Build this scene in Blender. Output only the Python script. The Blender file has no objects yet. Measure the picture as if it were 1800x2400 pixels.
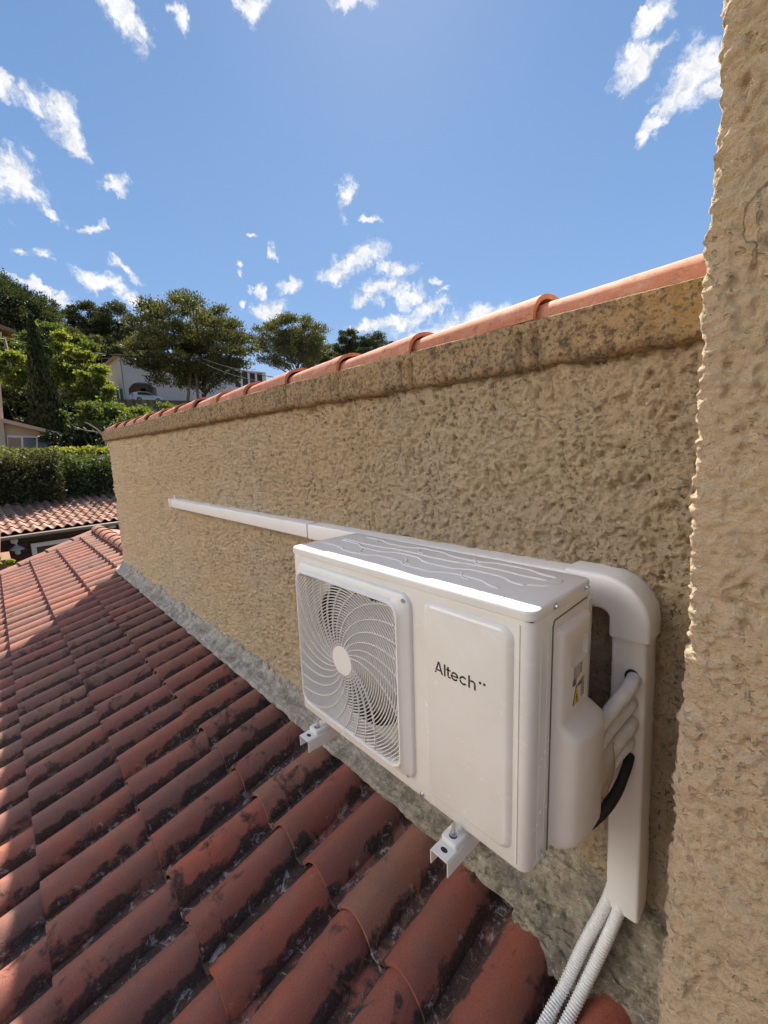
import bpy, bmesh, math, random
import numpy as np
from mathutils import Vector, Matrix
random.seed(7)
RNG = np.random.default_rng(11)
PI = math.pi
scene = bpy.context.scene
col = scene.collection

# ------------------------------------------------------------ camera
F, YAW, PITCH, ROLL = 980.0, math.radians(46.928), math.radians(-8.656), math.radians(-1.969)
_f = np.array([-math.sin(YAW)*math.cos(PITCH), math.cos(YAW)*math.cos(PITCH), math.sin(PITCH)])
_r0 = np.array([math.cos(YAW), math.sin(YAW), 0.0]); _u0 = np.cross(_r0, _f)
_r = _r0*math.cos(ROLL)+_u0*math.sin(ROLL); _u = -_r0*math.sin(ROLL)+_u0*math.cos(ROLL)
cam_d = bpy.data.cameras.new('camera'); cam = bpy.data.objects.new('camera', cam_d); col.objects.link(cam)
cam_d.sensor_fit = 'VERTICAL'; cam_d.sensor_height = 24; cam_d.sensor_width = 18; cam_d.lens = F/100
cam_d.clip_start = 0.02; cam_d.clip_end = 3000
cam.matrix_world = Matrix(((_r[0], _u[0], -_f[0], 0), (_r[1], _u[1], -_f[1], 0), (_r[2], _u[2], -_f[2], 0), (0, 0, 0, 1)))
scene.camera = cam

def ray(px, py):
    return _f+_r*(px-900)/F-_u*(py-1200)/F
def at(px, py, dist):
    d = ray(px, py); return d*dist/math.hypot(d[0], d[1])
def hit(px, py, ax, val):
    d = ray(px, py); return d*val/d[ax]

# ------------------------------------------------------------ light
SUN = np.array([-1.0, 1.0, 1.68]); SUN /= np.linalg.norm(SUN)
EL = math.asin(SUN[2])
scene.view_settings.view_transform = 'Standard'; scene.view_settings.look = 'None'
scene.view_settings.gamma = 1; scene.view_settings.exposure = 1.35
w = bpy.data.worlds.new('World'); scene.world = w; w.use_nodes = True
nt = w.node_tree; nt.nodes.clear()
W = nt.nodes.new
out = W('ShaderNodeOutputWorld'); bg = W('ShaderNodeBackground'); nt.links.new(bg.outputs[0], out.inputs[0])
sky = W('ShaderNodeTexSky'); sky.sky_type = 'NISHITA'; sky.sun_disc = False
sky.sun_elevation = EL; sky.sun_rotation = math.radians(-45); sky.air_density = 1.0; sky.dust_density = 0.6; sky.ozone_density = 1.6
tc = W('ShaderNodeTexCoord')
SKY_STR = 0.088
bg.inputs['Strength'].default_value = SKY_STR
# clouds: puffs given by direction (px,py in the picture frame only to read off their bearing), half sizes in radians
PUFFS = [(290, 50, .045, .02, -60), (275, 20, .05, .022, -50), (330, 85, .018, .012, -60), (415, 28, .015, .012, 0),
 (85, 240, .022, .012, -50), (150, 300, .035, .022, -65), (135, 260, .03, .02, -60), (170, 340, .022, .015, -60),
 (20, 420, .045, .04, -45), (55, 450, .022, .022, -40), (8, 200, .02, .015, -30), (275, 430, .020, .012, 15),
 (195, 520, .028, .008, 10), (105, 505, .018, .01, -30), (65, 600, .015, .008, 0), (110, 600, .018, .008, 0),
 (300, 635, .03, .009, -20), (250, 670, .04, .018, -10), (330, 705, .03, .018, -15), (105, 690, .06, .007, -22), (140, 700, .022, .008, -10),
 (810, 460, .013, .024, -10), (862, 508, .012, .006, 0), (635, 590, .01, .008, 0), (595, 562, .007, .005, 0), (560, 630, .008, .006, 0),
 (565, 710, .011, .008, 0), (670, 670, .023, .013, 10), (635, 725, .03, .022, 15), (605, 680, .01, .01, 0),
 (830, 610, .036, .014, 18), (800, 640, .026, .012, 10), (900, 625, .018, .008, 10), (935, 630, .022, .012, 5),
 (890, 680, .035, .013, 12), (960, 690, .025, .012, 10), (855, 705, .022, .008, 10), (1000, 725, .032, .012, 10), (930, 755, .03, .01, 8), (860, 770, .03, .008, 5),
 (1060, 770, .04, .012, 8), (1130, 745, .03, .014, 20), (1010, 785, .04, .012, 5), (1090, 790, .05, .012, 12), (1025, 660, .01, .005, -20), (1050, 680, .007, .005, 0),
 (1500, 145, .03, .022, 30), (1540, 125, .018, .012, 40), (1475, 160, .018, .014, 0), (1545, 22, .028, .014, 30), (1520, 35, .018, .01, 60),
 (1620, 185, .035, .03, 30), (1585, 230, .025, .014, 60), (1545, 290, .022, .012, 55), (1680, 140, .022, .018, 80), (1690, 195, .02, .012, 30), (1640, 160, .04, .02, 20),
 (540, 1130, .01, .01, 0), (580, 8, .02, .01, 0), (820, 3, .03, .008, 0)]
warp = W('ShaderNodeTexNoise'); warp.inputs['Scale'].default_value = 16; warp.inputs['Detail'].default_value = 7; warp.inputs['Roughness'].default_value = .62
nt.links.new(tc.outputs['Generated'], warp.inputs['Vector'])
sub = W('ShaderNodeVectorMath'); sub.operation = 'SUBTRACT'; sub.inputs[1].default_value = (.5, .5, .5); nt.links.new(warp.outputs['Color'], sub.inputs[0])
sc = W('ShaderNodeVectorMath'); sc.operation = 'SCALE'; sc.inputs['Scale'].default_value = .095; nt.links.new(sub.outputs[0], sc.inputs[0])
addv = W('ShaderNodeVectorMath'); nt.links.new(tc.outputs['Generated'], addv.inputs[0]); nt.links.new(sc.outputs[0], addv.inputs[1])
last = None
for (px, py, a, b, rot) in PUFFS:
    d = ray(px, py); d = d/np.linalg.norm(d)
    e1 = np.cross(d, [0, 0, 1]); e1 /= np.linalg.norm(e1); e2 = np.cross(e1, d)
    c_, s_ = math.cos(math.radians(rot)), math.sin(math.radians(rot))
    ex = e1*c_+e2*s_; ey = -e1*s_+e2*c_
    mp = W('ShaderNodeMapping'); mp.vector_type = 'TEXTURE'
    mp.inputs['Location'].default_value = d
    M3 = Matrix(((ex[0], ey[0], d[0]), (ex[1], ey[1], d[1]), (ex[2], ey[2], d[2])))
    if M3.determinant() < 0: M3 = Matrix(((ex[0], ey[0], -d[0]), (ex[1], ey[1], -d[1]), (ex[2], ey[2], -d[2])))
    mp.inputs['Rotation'].default_value = M3.to_euler('XYZ')
    kq = 1.95 if (px > 800 and 735 < py < 800) else 1.5 if (680 < px < 1120 and py < 800 and py > 590) else (.95 if px < 420 else 1.1)
    mp.inputs['Scale'].default_value = (a*kq, b*kq, .3)
    nt.links.new(addv.outputs[0], mp.inputs[0])
    ln = W('ShaderNodeVectorMath'); ln.operation = 'LENGTH'; nt.links.new(mp.outputs[0], ln.inputs[0])
    if last is None: last = ln.outputs['Value']
    else:
        mn = W('ShaderNodeMath'); mn.operation = 'SMOOTH_MIN'; mn.inputs[2].default_value = .25
        nt.links.new(last, mn.inputs[0]); nt.links.new(ln.outputs['Value'], mn.inputs[1]); last = mn.outputs[0]
n2 = W('ShaderNodeTexNoise'); n2.inputs['Scale'].default_value = 34; n2.inputs['Detail'].default_value = 9; n2.inputs['Roughness'].default_value = .66
nt.links.new(addv.outputs[0], n2.inputs['Vector'])
m1 = W('ShaderNodeMath'); m1.operation = 'MULTIPLY_ADD'; m1.inputs[1].default_value = 2.2; m1.inputs[2].default_value = -1.1; nt.links.new(n2.outputs[0], m1.inputs[0])
m2 = W('ShaderNodeMath'); m2.operation = 'SUBTRACT'; nt.links.new(m1.outputs[0], m2.inputs[0]); nt.links.new(last, m2.inputs[1])
mr = W('ShaderNodeMapRange'); mr.interpolation_type = 'SMOOTHSTEP'; mr.inputs['From Min'].default_value = -1.30; mr.inputs['From Max'].default_value = -.22; mr.inputs['To Max'].default_value = .95
nt.links.new(m2.outputs[0], mr.inputs['Value'])
# blue of the sky by height, a little of the physical glow towards the sun, and added bright fields, unseen behind the camera, that fill the shade
sep = W('ShaderNodeSeparateXYZ'); nt.links.new(tc.outputs['Generated'], sep.inputs[0])
gr = W('ShaderNodeValToRGB'); nt.links.new(sep.outputs[2], gr.inputs[0]); e = gr.color_ramp.elements
e[0].position = 0.0; e[0].color = (.185, .255, .380, 1); e[1].position = .75; e[1].color = (.056, .120, .250, 1)
e.new(.28).color = (.100, .182, .328, 1)
gs = W('ShaderNodeVectorMath'); gs.operation = 'SCALE'; gs.inputs['Scale'].default_value = 10; nt.links.new(gr.outputs[0], gs.inputs[0])
hs = W('ShaderNodeMix'); hs.data_type = 'RGBA'; hs.inputs['Factor'].default_value = .10
nt.links.new(gs.outputs[0], hs.inputs['A']); nt.links.new(sky.outputs[0], hs.inputs['B'])
dt = W('ShaderNodeVectorMath'); dt.operation = 'DOT_PRODUCT'; dt.inputs[1].default_value = (.35, -.93, -.35); nt.links.new(tc.outputs['Generated'], dt.inputs[0])
n3 = W('ShaderNodeTexNoise'); n3.inputs['Scale'].default_value = 2.2; n3.inputs['Detail'].default_value = 5; nt.links.new(tc.outputs['Generated'], n3.inputs['Vector'])
bk = W('ShaderNodeMath'); bk.operation = 'ADD'; nt.links.new(dt.outputs['Value'], bk.inputs[0]); nt.links.new(n3.outputs[0], bk.inputs[1])
bm_ = W('ShaderNodeMapRange'); bm_.interpolation_type = 'SMOOTHSTEP'; bm_.inputs['From Min'].default_value = .85; bm_.inputs['From Max'].default_value = 1.25; bm_.inputs['To Max'].default_value = .95; nt.links.new(bk.outputs[0], bm_.inputs['Value'])
d2 = W('ShaderNodeVectorMath'); d2.operation = 'DOT_PRODUCT'; d2.inputs[1].default_value = Vector((-.56, -.82, .12)).normalized(); nt.links.new(tc.outputs['Generated'], d2.inputs[0])
b2 = W('ShaderNodeMapRange'); b2.interpolation_type = 'SMOOTHSTEP'; b2.inputs['From Min'].default_value = .80; b2.inputs['From Max'].default_value = .98; b2.inputs['To Max'].default_value = 1; nt.links.new(d2.outputs['Value'], b2.inputs['Value'])
bc = W('ShaderNodeMix'); bc.data_type = 'RGBA'; BK = 2.4; bc.inputs['B'].default_value = (BK*1.02, BK*.97, BK*.92, 1); nt.links.new(bm_.outputs[0], bc.inputs['Factor']); nt.links.new(hs.outputs['Result'], bc.inputs['A'])
bc2 = W('ShaderNodeMix'); bc2.data_type = 'RGBA'; bc2.inputs['B'].default_value = (36.0, 33.4, 29.6, 1); nt.links.new(b2.outputs[0], bc2.inputs['Factor']); nt.links.new(bc.outputs['Result'], bc2.inputs['A']); bc = bc2  # added glowing bank out of view, lights the shaded wall from the side
cm = W('ShaderNodeMix'); cm.data_type = 'RGBA'
CL = 4.4
cm.inputs['B'].default_value = (CL, CL*1.0, CL*1.02, 1)
ccr = W('ShaderNodeMapRange'); ccr.inputs['From Min'].default_value = .35; ccr.inputs['From Max'].default_value = .6; ccr.inputs['To Min'].default_value = .80; ccr.inputs['To Max'].default_value = 1.08; nt.links.new(n2.outputs[0], ccr.inputs['Value'])
csc = W('ShaderNodeVectorMath'); csc.operation = 'SCALE'; csc.inputs[0].default_value = (CL, CL, CL*1.03); nt.links.new(ccr.outputs[0], csc.inputs['Scale']); nt.links.new(csc.outputs[0], cm.inputs['B'])
nt.links.new(mr.outputs[0], cm.inputs['Factor']); nt.links.new(bc.outputs['Result'], cm.inputs['A']); nt.links.new(cm.outputs['Result'], bg.inputs['Color'])
w.cycles.sampling_method = 'MANUAL'; w.cycles.sample_map_resolution = 512
sl = bpy.data.lights.new('sun', 'SUN'); sl.energy = 5.0; sl.angle = math.radians(.53); sl.color = (1, .91, .78)
so = bpy.data.objects.new('sun', sl); col.objects.link(so)
so.rotation_euler = Vector(SUN).to_track_quat('Z', 'Y').to_euler()

# ------------------------------------------------------------ numpy noise
_perm = np.random.default_rng(3).permutation(4096)
_gr = np.random.default_rng(4).normal(size=(4096, 3)); _gr /= np.linalg.norm(_gr, axis=1)[:, None]
def perlin(p):
    p = np.asarray(p, float); i = np.floor(p).astype(int); f = p-i; s = f*f*f*(f*(f*6-15)+10)
    def g(dx, dy, dz):
        h = _perm[(_perm[(_perm[(i[:, 0]+dx) & 4095]+i[:, 1]+dy) & 4095]+i[:, 2]+dz) & 4095]
        return (_gr[h]*(f-np.array([dx, dy, dz]))).sum(1)
    x0 = g(0, 0, 0)*(1-s[:, 0])+g(1, 0, 0)*s[:, 0]; x1 = g(0, 1, 0)*(1-s[:, 0])+g(1, 1, 0)*s[:, 0]
    x2 = g(0, 0, 1)*(1-s[:, 0])+g(1, 0, 1)*s[:, 0]; x3 = g(0, 1, 1)*(1-s[:, 0])+g(1, 1, 1)*s[:, 0]
    y0 = x0*(1-s[:, 1])+x1*s[:, 1]; y1 = x2*(1-s[:, 1])+x3*s[:, 1]
    return (y0*(1-s[:, 2])+y1*s[:, 2])*1.5
def fbm(p, o=4, r=.5):
    a, t = 1.0, 0
    for k in range(o): t = t+a*perlin(p*2**k+k*17.3); a *= r
    return t
def worley(p):
    i = np.floor(p).astype(int); f = p-i; best = np.full(len(p), 9.); 
    for dx in (-1, 0, 1):
        for dy in (-1, 0, 1):
            for dz in (-1, 0, 1):
                h = _perm[(_perm[(_perm[(i[:, 0]+dx) & 4095]+i[:, 1]+dy) & 4095]+i[:, 2]+dz) & 4095]
                q = np.array([dx, dy, dz])+(_gr[h]*.5+.5)-f
                best = np.minimum(best, (q*q).sum(1))
    return np.sqrt(best)
def crust(P, big=1.0):
    """rough hand-thrown render: crusty ridges, craters and pits, metres"""
    wv = np.stack([fbm(P*14+3, 3), fbm(P*14+40, 3), fbm(P*14+80, 3)], 1)*.014
    Q = P+wv; sc_ = np.array([1, 1, .85])
    zone = np.clip(fbm(P*4+11, 2)*1.1+.5, 0, 1)
    rid = 1-np.abs(perlin(Q*sc_*26))*2.6
    rid2 = 1-np.abs(perlin(Q*sc_*52+9))*2.4
    rid3 = 1-np.abs(perlin(Q*105+5))*2.2
    d = worley(Q*sc_*46)
    h = .0040*np.clip(rid, -.6, 1)*(.35+.9*zone)+.0045*np.clip(rid2, -.6, 1)+.0030*np.clip(rid3, -.6, 1)+.0080*np.clip(d-.18, 0, .62)*(1.25-.5*zone)+.006*fbm(P*9, 2)+.0022*perlin(P*170)
    pit = perlin(P*48+70)
    h -= .006*np.clip((pit-.45)*5, 0, 1)
    h -= .006*np.clip((fbm(P*np.array([30, 30, 22])+31, 2)-.62)*4, 0, 1)
    return h*big

# ------------------------------------------------------------ helpers
def tag(o, label=None, cat=None, group=None, kind=None):
    if label: o['label'] = label
    if cat: o['category'] = cat
    if group: o['group'] = group
    if kind: o['kind'] = kind
    return o
def empty(name, loc=(0, 0, 0), label=None, cat=None, group=None, rz=0):
    o = bpy.data.objects.new(name, None); o.location = loc; o.rotation_euler[2] = rz; col.objects.link(o); o.empty_display_size = .1
    return tag(o, label, cat, group)
def mesh_obj(name, V, Fs, mat, parent=None, smooth=False, attrs=None, world=True):
    """V world coordinates; if parent given they are stored relative to it"""
    me = bpy.data.meshes.new(name)
    V = np.asarray(V, float)
    if isinstance(Fs, np.ndarray):
        n = Fs.shape[1]; me.vertices.add(len(V)); me.loops.add(Fs.size); me.polygons.add(len(Fs))
        me.vertices.foreach_set('co', V.ravel()); me.loops.foreach_set('vertex_index', Fs.ravel().astype(np.int32))
        me.polygons.foreach_set('loop_start', np.arange(0, Fs.size, n, dtype=np.int32))
        me.polygons.foreach_set('loop_total', np.full(len(Fs), n, dtype=np.int32)); me.update(calc_edges=True)
    else:
        me.from_pydata([tuple(v) for v in V], [], Fs); me.update()
    if attrs:
        for k, a in attrs.items():
            a = np.asarray(a, float)
            if a.ndim == 1: at_ = me.attributes.new(k, 'FLOAT', 'POINT'); at_.data.foreach_set('value', a)
            else: at_ = me.attributes.new(k, 'FLOAT_VECTOR', 'POINT'); at_.data.foreach_set('vector', a.ravel())
    me.polygons.foreach_set('use_smooth', [smooth]*len(me.polygons))
    me.materials.append(mat)
    o = bpy.data.objects.new(name, me); col.objects.link(o)
    if parent:
        o.parent = parent
        if world:
            bpy_loc = parent.matrix_basis.inverted() if not parent.parent else (parent.parent.matrix_basis @ parent.matrix_basis).inverted()
            me.transform(bpy_loc)
    return o
def bm_obj(name, bm, mat, parent=None, smooth=False, angle=None):
    me = bpy.data.meshes.new(name); bmesh.ops.recalc_face_normals(bm, faces=bm.faces[:]); bm.to_mesh(me); bm.free()
    me.materials.append(mat)
    for p in me.polygons: p.use_smooth = smooth or angle is not None
    if angle is not None: me.set_sharp_from_angle(angle=math.radians(angle))
    o = bpy.data.objects.new(name, me); col.objects.link(o)
    if parent:
        o.parent = parent
        inv = parent.matrix_basis.inverted() if not parent.parent else (parent.parent.matrix_basis @ parent.matrix_basis).inverted()
        me.transform(inv)
    return o
def box(bm, x0, x1, y0, y1, z0, z1, M=None):
    vs = [bm.verts.new(Vector(c)) for c in ((x0, y0, z0), (x1, y0, z0), (x1, y1, z0), (x0, y1, z0), (x0, y0, z1), (x1, y0, z1), (x1, y1, z1), (x0, y1, z1))]
    if M:
        for v in vs: v.co = M @ v.co
    fs = [bm.faces.new([vs[i] for i in q]) for q in ((3, 2, 1, 0), (4, 5, 6, 7), (0, 1, 5, 4), (1, 2, 6, 5), (2, 3, 7, 6), (3, 0, 4, 7))]
    return vs, fs
def bevel(bm, w_, seg=2, sel=None):
    es = [e for e in bm.edges if (sel is None or sel(e))]
    bmesh.ops.bevel(bm, geom=es, offset=w_, segments=seg, affect='EDGES', profile=.5)
def tube(bm, pts, rad, n=8, caps=True):
    pts = [Vector(p) for p in pts]; rings = []
    if not hasattr(rad, '__len__'): rad = [rad]*len(pts)
    up = Vector((0, 0, 1))
    for i, p in enumerate(pts):
        t = (pts[min(i+1, len(pts)-1)]-pts[max(i-1, 0)]).normalized()
        a = t.cross(up)
        if a.length < .05: a = t.cross(Vector((1, 0, 0)))
        a.normalize(); b = a.cross(t)
        rings.append([bm.verts.new(p+a*math.cos(2*PI*k/n)*rad[i]+b*math.sin(2*PI*k/n)*rad[i]) for k in range(n)])
    for r0, r1 in zip(rings, rings[1:]):
        for k in range(n): bm.faces.new((r0[k], r0[(k+1) % n], r1[(k+1) % n], r1[k]))
    if caps: bm.faces.new(rings[0][::-1]); bm.faces.new(rings[-1])
def cyl(bm, c, r, ax, h, n=16, r2=None):
    c = Vector(c); ax = Vector(ax).normalized(); tube(bm, [c, c+ax*h], [r, r if r2 is None else r2], n)
def grid_faces(nu, nv):
    i = np.arange(nu*nv).reshape(nu, nv)
    return np.stack([i[:-1, :-1].ravel(), i[1:, :-1].ravel(), i[1:, 1:].ravel(), i[:-1, 1:].ravel()], 1)
def spline(pts, n):
    pts = [Vector(p) for p in pts]; P = [pts[0]*2-pts[1]]+pts+[pts[-1]*2-pts[-2]]; o = []
    for i in range(1, len(P)-2):
        for k in range(n):
            t = k/n; a, b, c, d = P[i-1:i+3]
            o.append(.5*((2*b)+(c-a)*t+(2*a-5*b+4*c-d)*t*t+(3*b-a-3*c+d)*t**3))
    o.append(pts[-1]); return o

# ------------------------------------------------------------ materials
def mat(name):
    m = bpy.data.materials.new(name); m.use_nodes = True; t = m.node_tree; b = t.nodes['Principled BSDF']; return m, t, b
def N(t, kind, **kw):
    n = t.nodes.new(kind)
    for k, v in kw.items():
        if k in n.inputs: n.inputs[k].default_value = v
        else: setattr(n, k, v)
    return n
def noise(t, vec, scale, detail=4, rough=.55, dist=0):
    n = N(t, 'ShaderNodeTexNoise', Scale=scale, Detail=detail, Roughness=rough, Distortion=dist)
    if vec: t.links.new(vec, n.inputs['Vector'])
    return n.outputs[0]
def ramp(t, fac, stops):
    n = t.nodes.new('ShaderNodeValToRGB'); e = n.color_ramp.elements
    while len(e) < len(stops): e.new(.5)
    for x, (p, c) in zip(e, stops):
        x.position = p; x.color = (c[0], c[1], c[2], 1) if hasattr(c, '__len__') else (c, c, c, 1)
    t.links.new(fac, n.inputs[0]); return n.outputs[0]
def mix(t, f, a, b, mode='MIX'):
    n = t.nodes.new('ShaderNodeMix'); n.data_type = 'RGBA'; n.blend_type = mode
    for s, v in (('Factor', f), ('A', a), ('B', b)):
        if hasattr(v, 'is_linked') or isinstance(v, bpy.types.NodeSocket): t.links.new(v, n.inputs[s])
        elif hasattr(v, '__len__'): n.inputs[s].default_value = (v[0], v[1], v[2], 1)
        else: n.inputs[s].default_value = v
    return n.outputs['Result']
def math_(t, op, a, b=0, c=0):
    n = t.nodes.new('ShaderNodeMath'); n.operation = op
    for i, v in enumerate((a, b, c)):
        if isinstance(v, bpy.types.NodeSocket): t.links.new(v, n.inputs[i])
        else: n.inputs[i].default_value = v
    return n.outputs[0]
def bump(t, b, hs, dist=.002, strength=1):
    n = N(t, 'ShaderNodeBump', Strength=strength, Distance=dist); t.links.new(hs, n.inputs['Height']); t.links.new(n.outputs[0], b.inputs['Normal'])
def geo(t): return t.nodes.new('ShaderNodeNewGeometry').outputs['Position']
def attr(t, name, o='Fac'):
    n = t.nodes.new('ShaderNodeAttribute'); n.attribute_name = name; return n.outputs[o]
def plain(name, c, rough=.5, metal=0, noise_amt=.0, scale=8, spec=.5, coat=0):
    m, t, b = mat(name); b.inputs['Roughness'].default_value = rough; b.inputs['Metallic'].default_value = metal
    b.inputs['Specular IOR Level'].default_value = spec; b.inputs['Coat Weight'].default_value = coat; b.inputs['Coat Roughness'].default_value = .08
    if noise_amt:
        n = noise(t, geo(t), scale, 5, .6)
        k = ramp(t, n, [(.3, [x*(1-noise_amt) for x in c]), (.7, [min(1, x*(1+noise_amt)) for x in c])])
        t.links.new(k, b.inputs['Base Color'])
    else: b.inputs['Base Color'].default_value = (*c, 1)
    return m

def render_mat(name, ca, cb, dark, grey=0.0, pitstrength=1.0):
    m, t, b = mat(name); g = geo(t)
    big = noise(t, g, 1.6, 4, .6); mid = noise(t, g, 11, 6, .65)
    c = mix(t, ramp(t, big, [(.35, 0.), (.65, 1.)]), ca, cb)
    c = mix(t, ramp(t, mid, [(.35, 0.), (.7, .35)]), c, [x*.76 for x in ca])
    sp = noise(t, g, 95, 3, .6); c = mix(t, ramp(t, sp, [(.66, 0.), (.71, .5*pitstrength)]), c, dark)
    fine = noise(t, g, 150, 4, .7)
    c = mix(t, ramp(t, fine, [(.3, .25), (.5, 0.)]), c, dark)
    pale = noise(t, g, 420, 2, .5)
    c = mix(t, ramp(t, pale, [(.62, 0.), (.72, .45)]), c, [min(1, x*1.7) for x in ca])
    # dirt washed into pits, in streaky patches, also painting the shade of the relief
    mp = N(t, 'ShaderNodeMapping'); mp.inputs['Scale'].default_value = (9, 9, 2.2); t.links.new(g, mp.inputs[0])
    st = noise(t, mp.outputs[0], 1, 5, .7)
    pit = noise(t, g, 60, 5, .75)
    pm = math_(t, 'MULTIPLY', ramp(t, pit, [(.53, 0.), (.60, 1.)]), ramp(t, st, [(.42, .1), (.62, .95)]))
    c = mix(t, math_(t, 'MULTIPLY', pm, .55*pitstrength), c, dark)
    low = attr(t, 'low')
    c = mix(t, math_(t, 'MULTIPLY', low, .35), c, dark)  # recesses darkened by depth: occlusion painted into the colour along with dirt
    # small open pores with their shadow painted dark, grouped in patches, and a few hairline cracks
    grp = ramp(t, noise(t, g, 7, 3, .6), [(.40, .15), (.60, 1.)])
    po = ramp(t, noise(t, g, 82, 2, .5, .4), [(.605, 0.), (.645, 1.)]); po = math_(t, 'MULTIPLY', po, grp)
    c = mix(t, math_(t, 'MULTIPLY', po, .6*pitstrength), c, [x*.7 for x in dark])
    wq = N(t, 'ShaderNodeVectorMath'); wn = N(t, 'ShaderNodeTexNoise', Scale=9, Detail=4); t.links.new(g, wn.inputs['Vector']); ws = N(t, 'ShaderNodeVectorMath', operation='SCALE'); ws.inputs['Scale'].default_value = .16; t.links.new(wn.outputs['Color'], ws.inputs[0]); t.links.new(g, wq.inputs[0]); t.links.new(ws.outputs[0], wq.inputs[1])
    vo = N(t, 'ShaderNodeTexVoronoi', Scale=1.7); vo.feature = 'DISTANCE_TO_EDGE'; t.links.new(wq.outputs[0], vo.inputs['Vector'])
    ck = math_(t, 'MULTIPLY', ramp(t, vo.outputs['Distance'], [(.0, 1.), (.004, 0.)]), ramp(t, noise(t, g, 2.1, 2, .5), [(.52, 0.), (.60, .8)]))
    c = mix(t, ck, c, dark)
    t.links.new(c, b.inputs['Base Color']); b.inputs['Roughness'].default_value = .95; b.inputs['Specular IOR Level'].default_value = .2
    h = math_(t, 'ADD', math_(t, 'MULTIPLY', noise(t, g, 120, 6, .8), 1.0), math_(t, 'MULTIPLY', noise(t, g, 330, 4, .7), .6))
    h = math_(t, 'SUBTRACT', h, math_(t, 'MULTIPLY', po, .8))
    bump(t, b, h, .017*pitstrength, 1)
    return m
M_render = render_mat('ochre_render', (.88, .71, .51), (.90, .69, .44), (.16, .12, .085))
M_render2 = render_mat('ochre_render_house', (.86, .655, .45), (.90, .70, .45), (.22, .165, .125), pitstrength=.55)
def mortar_mat():
    m, t, b = mat('coping_mortar'); g = geo(t)
    c = mix(t, ramp(t, noise(t, g, 5, 5, .6), [(.35, 0.), (.65, 1.)]), (.36, .275, .18), (.44, .31, .17))
    c = mix(t, ramp(t, noise(t, g, 28, 6, .75), [(.36, .8), (.52, 0.)]), c, (.09, .07, .055))
    c = mix(t, ramp(t, noise(t, g, 90, 4, .7), [(.40, .7), (.50, 0.)]), c, (.06, .045, .035))
    # yellow lichen patch near the house end
    sx = N(t, 'ShaderNodeSeparateXYZ'); t.links.new(g, sx.inputs[0])
    k = N(t, 'ShaderNodeMapRange'); k.inputs['From Min'].default_value = -.34; k.inputs['From Max'].default_value = -.24; t.links.new(sx.outputs[0], k.inputs['Value'])
    k2 = math_(t, 'MULTIPLY', k.outputs[0], ramp(t, noise(t, g, 45, 7, .75), [(.46, 0.), (.54, 1.)]))
    c = mix(t, math_(t, 'MULTIPLY', k2, .6), c, (.36, .215, .05))
    t.links.new(c, b.inputs['Base Color']); b.inputs['Roughness'].default_value = .95; b.inputs['Specular IOR Level'].default_value = .2
    bump(t, b, math_(t, 'ADD', noise(t, g, 110, 6, .75), math_(t, 'MULTIPLY', noise(t, g, 400, 3, .6), .4)), .006, 1)
    return m
M_mortar = mortar_mat()
def cement_mat():
    m, t, b = mat('grey_flashing'); g = geo(t)
    sx = N(t, 'ShaderNodeSeparateXYZ'); t.links.new(g, sx.inputs[0])
    k = N(t, 'ShaderNodeMapRange'); k.inputs['From Min'].default_value = -2.2; k.inputs['From Max'].default_value = -.9; t.links.new(sx.outputs[0], k.inputs['Value'])
    a = mix(t, k.outputs[0], (.46, .44, .405), (.42, .36, .27))
    c = mix(t, ramp(t, noise(t, g, 14, 6, .7), [(.38, .8), (.6, 0.)]), a, (.13, .11, .09))
    mp = N(t, 'ShaderNodeMapping'); mp.inputs['Scale'].default_value = (6, 30, 90); t.links.new(g, mp.inputs[0])
    c = mix(t, ramp(t, noise(t, mp.outputs[0], 2, 5, .7), [(.40, .5), (.55, 0.)]), c, (.14, .13, .12))
    c = mix(t, ramp(t, noise(t, g, 70, 4, .7), [(.58, 0.), (.68, .6)]), c, (.62, .58, .50))
    c = mix(t, math_(t, 'MULTIPLY', k.outputs[0], ramp(t, noise(t, g, 45, 5, .7), [(.52, 0.), (.62, .7)])), c, (.09, .085, .04))
    t.links.new(c, b.inputs['Base Color']); b.inputs['Roughness'].default_value = .8
    bump(t, b, math_(t, 'ADD', noise(t, g, 60, 6, .7), math_(t, 'MULTIPLY', noise(t, g, 300, 3, .6), .3)), .007, 1)
    return m
M_cement = cement_mat()
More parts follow.
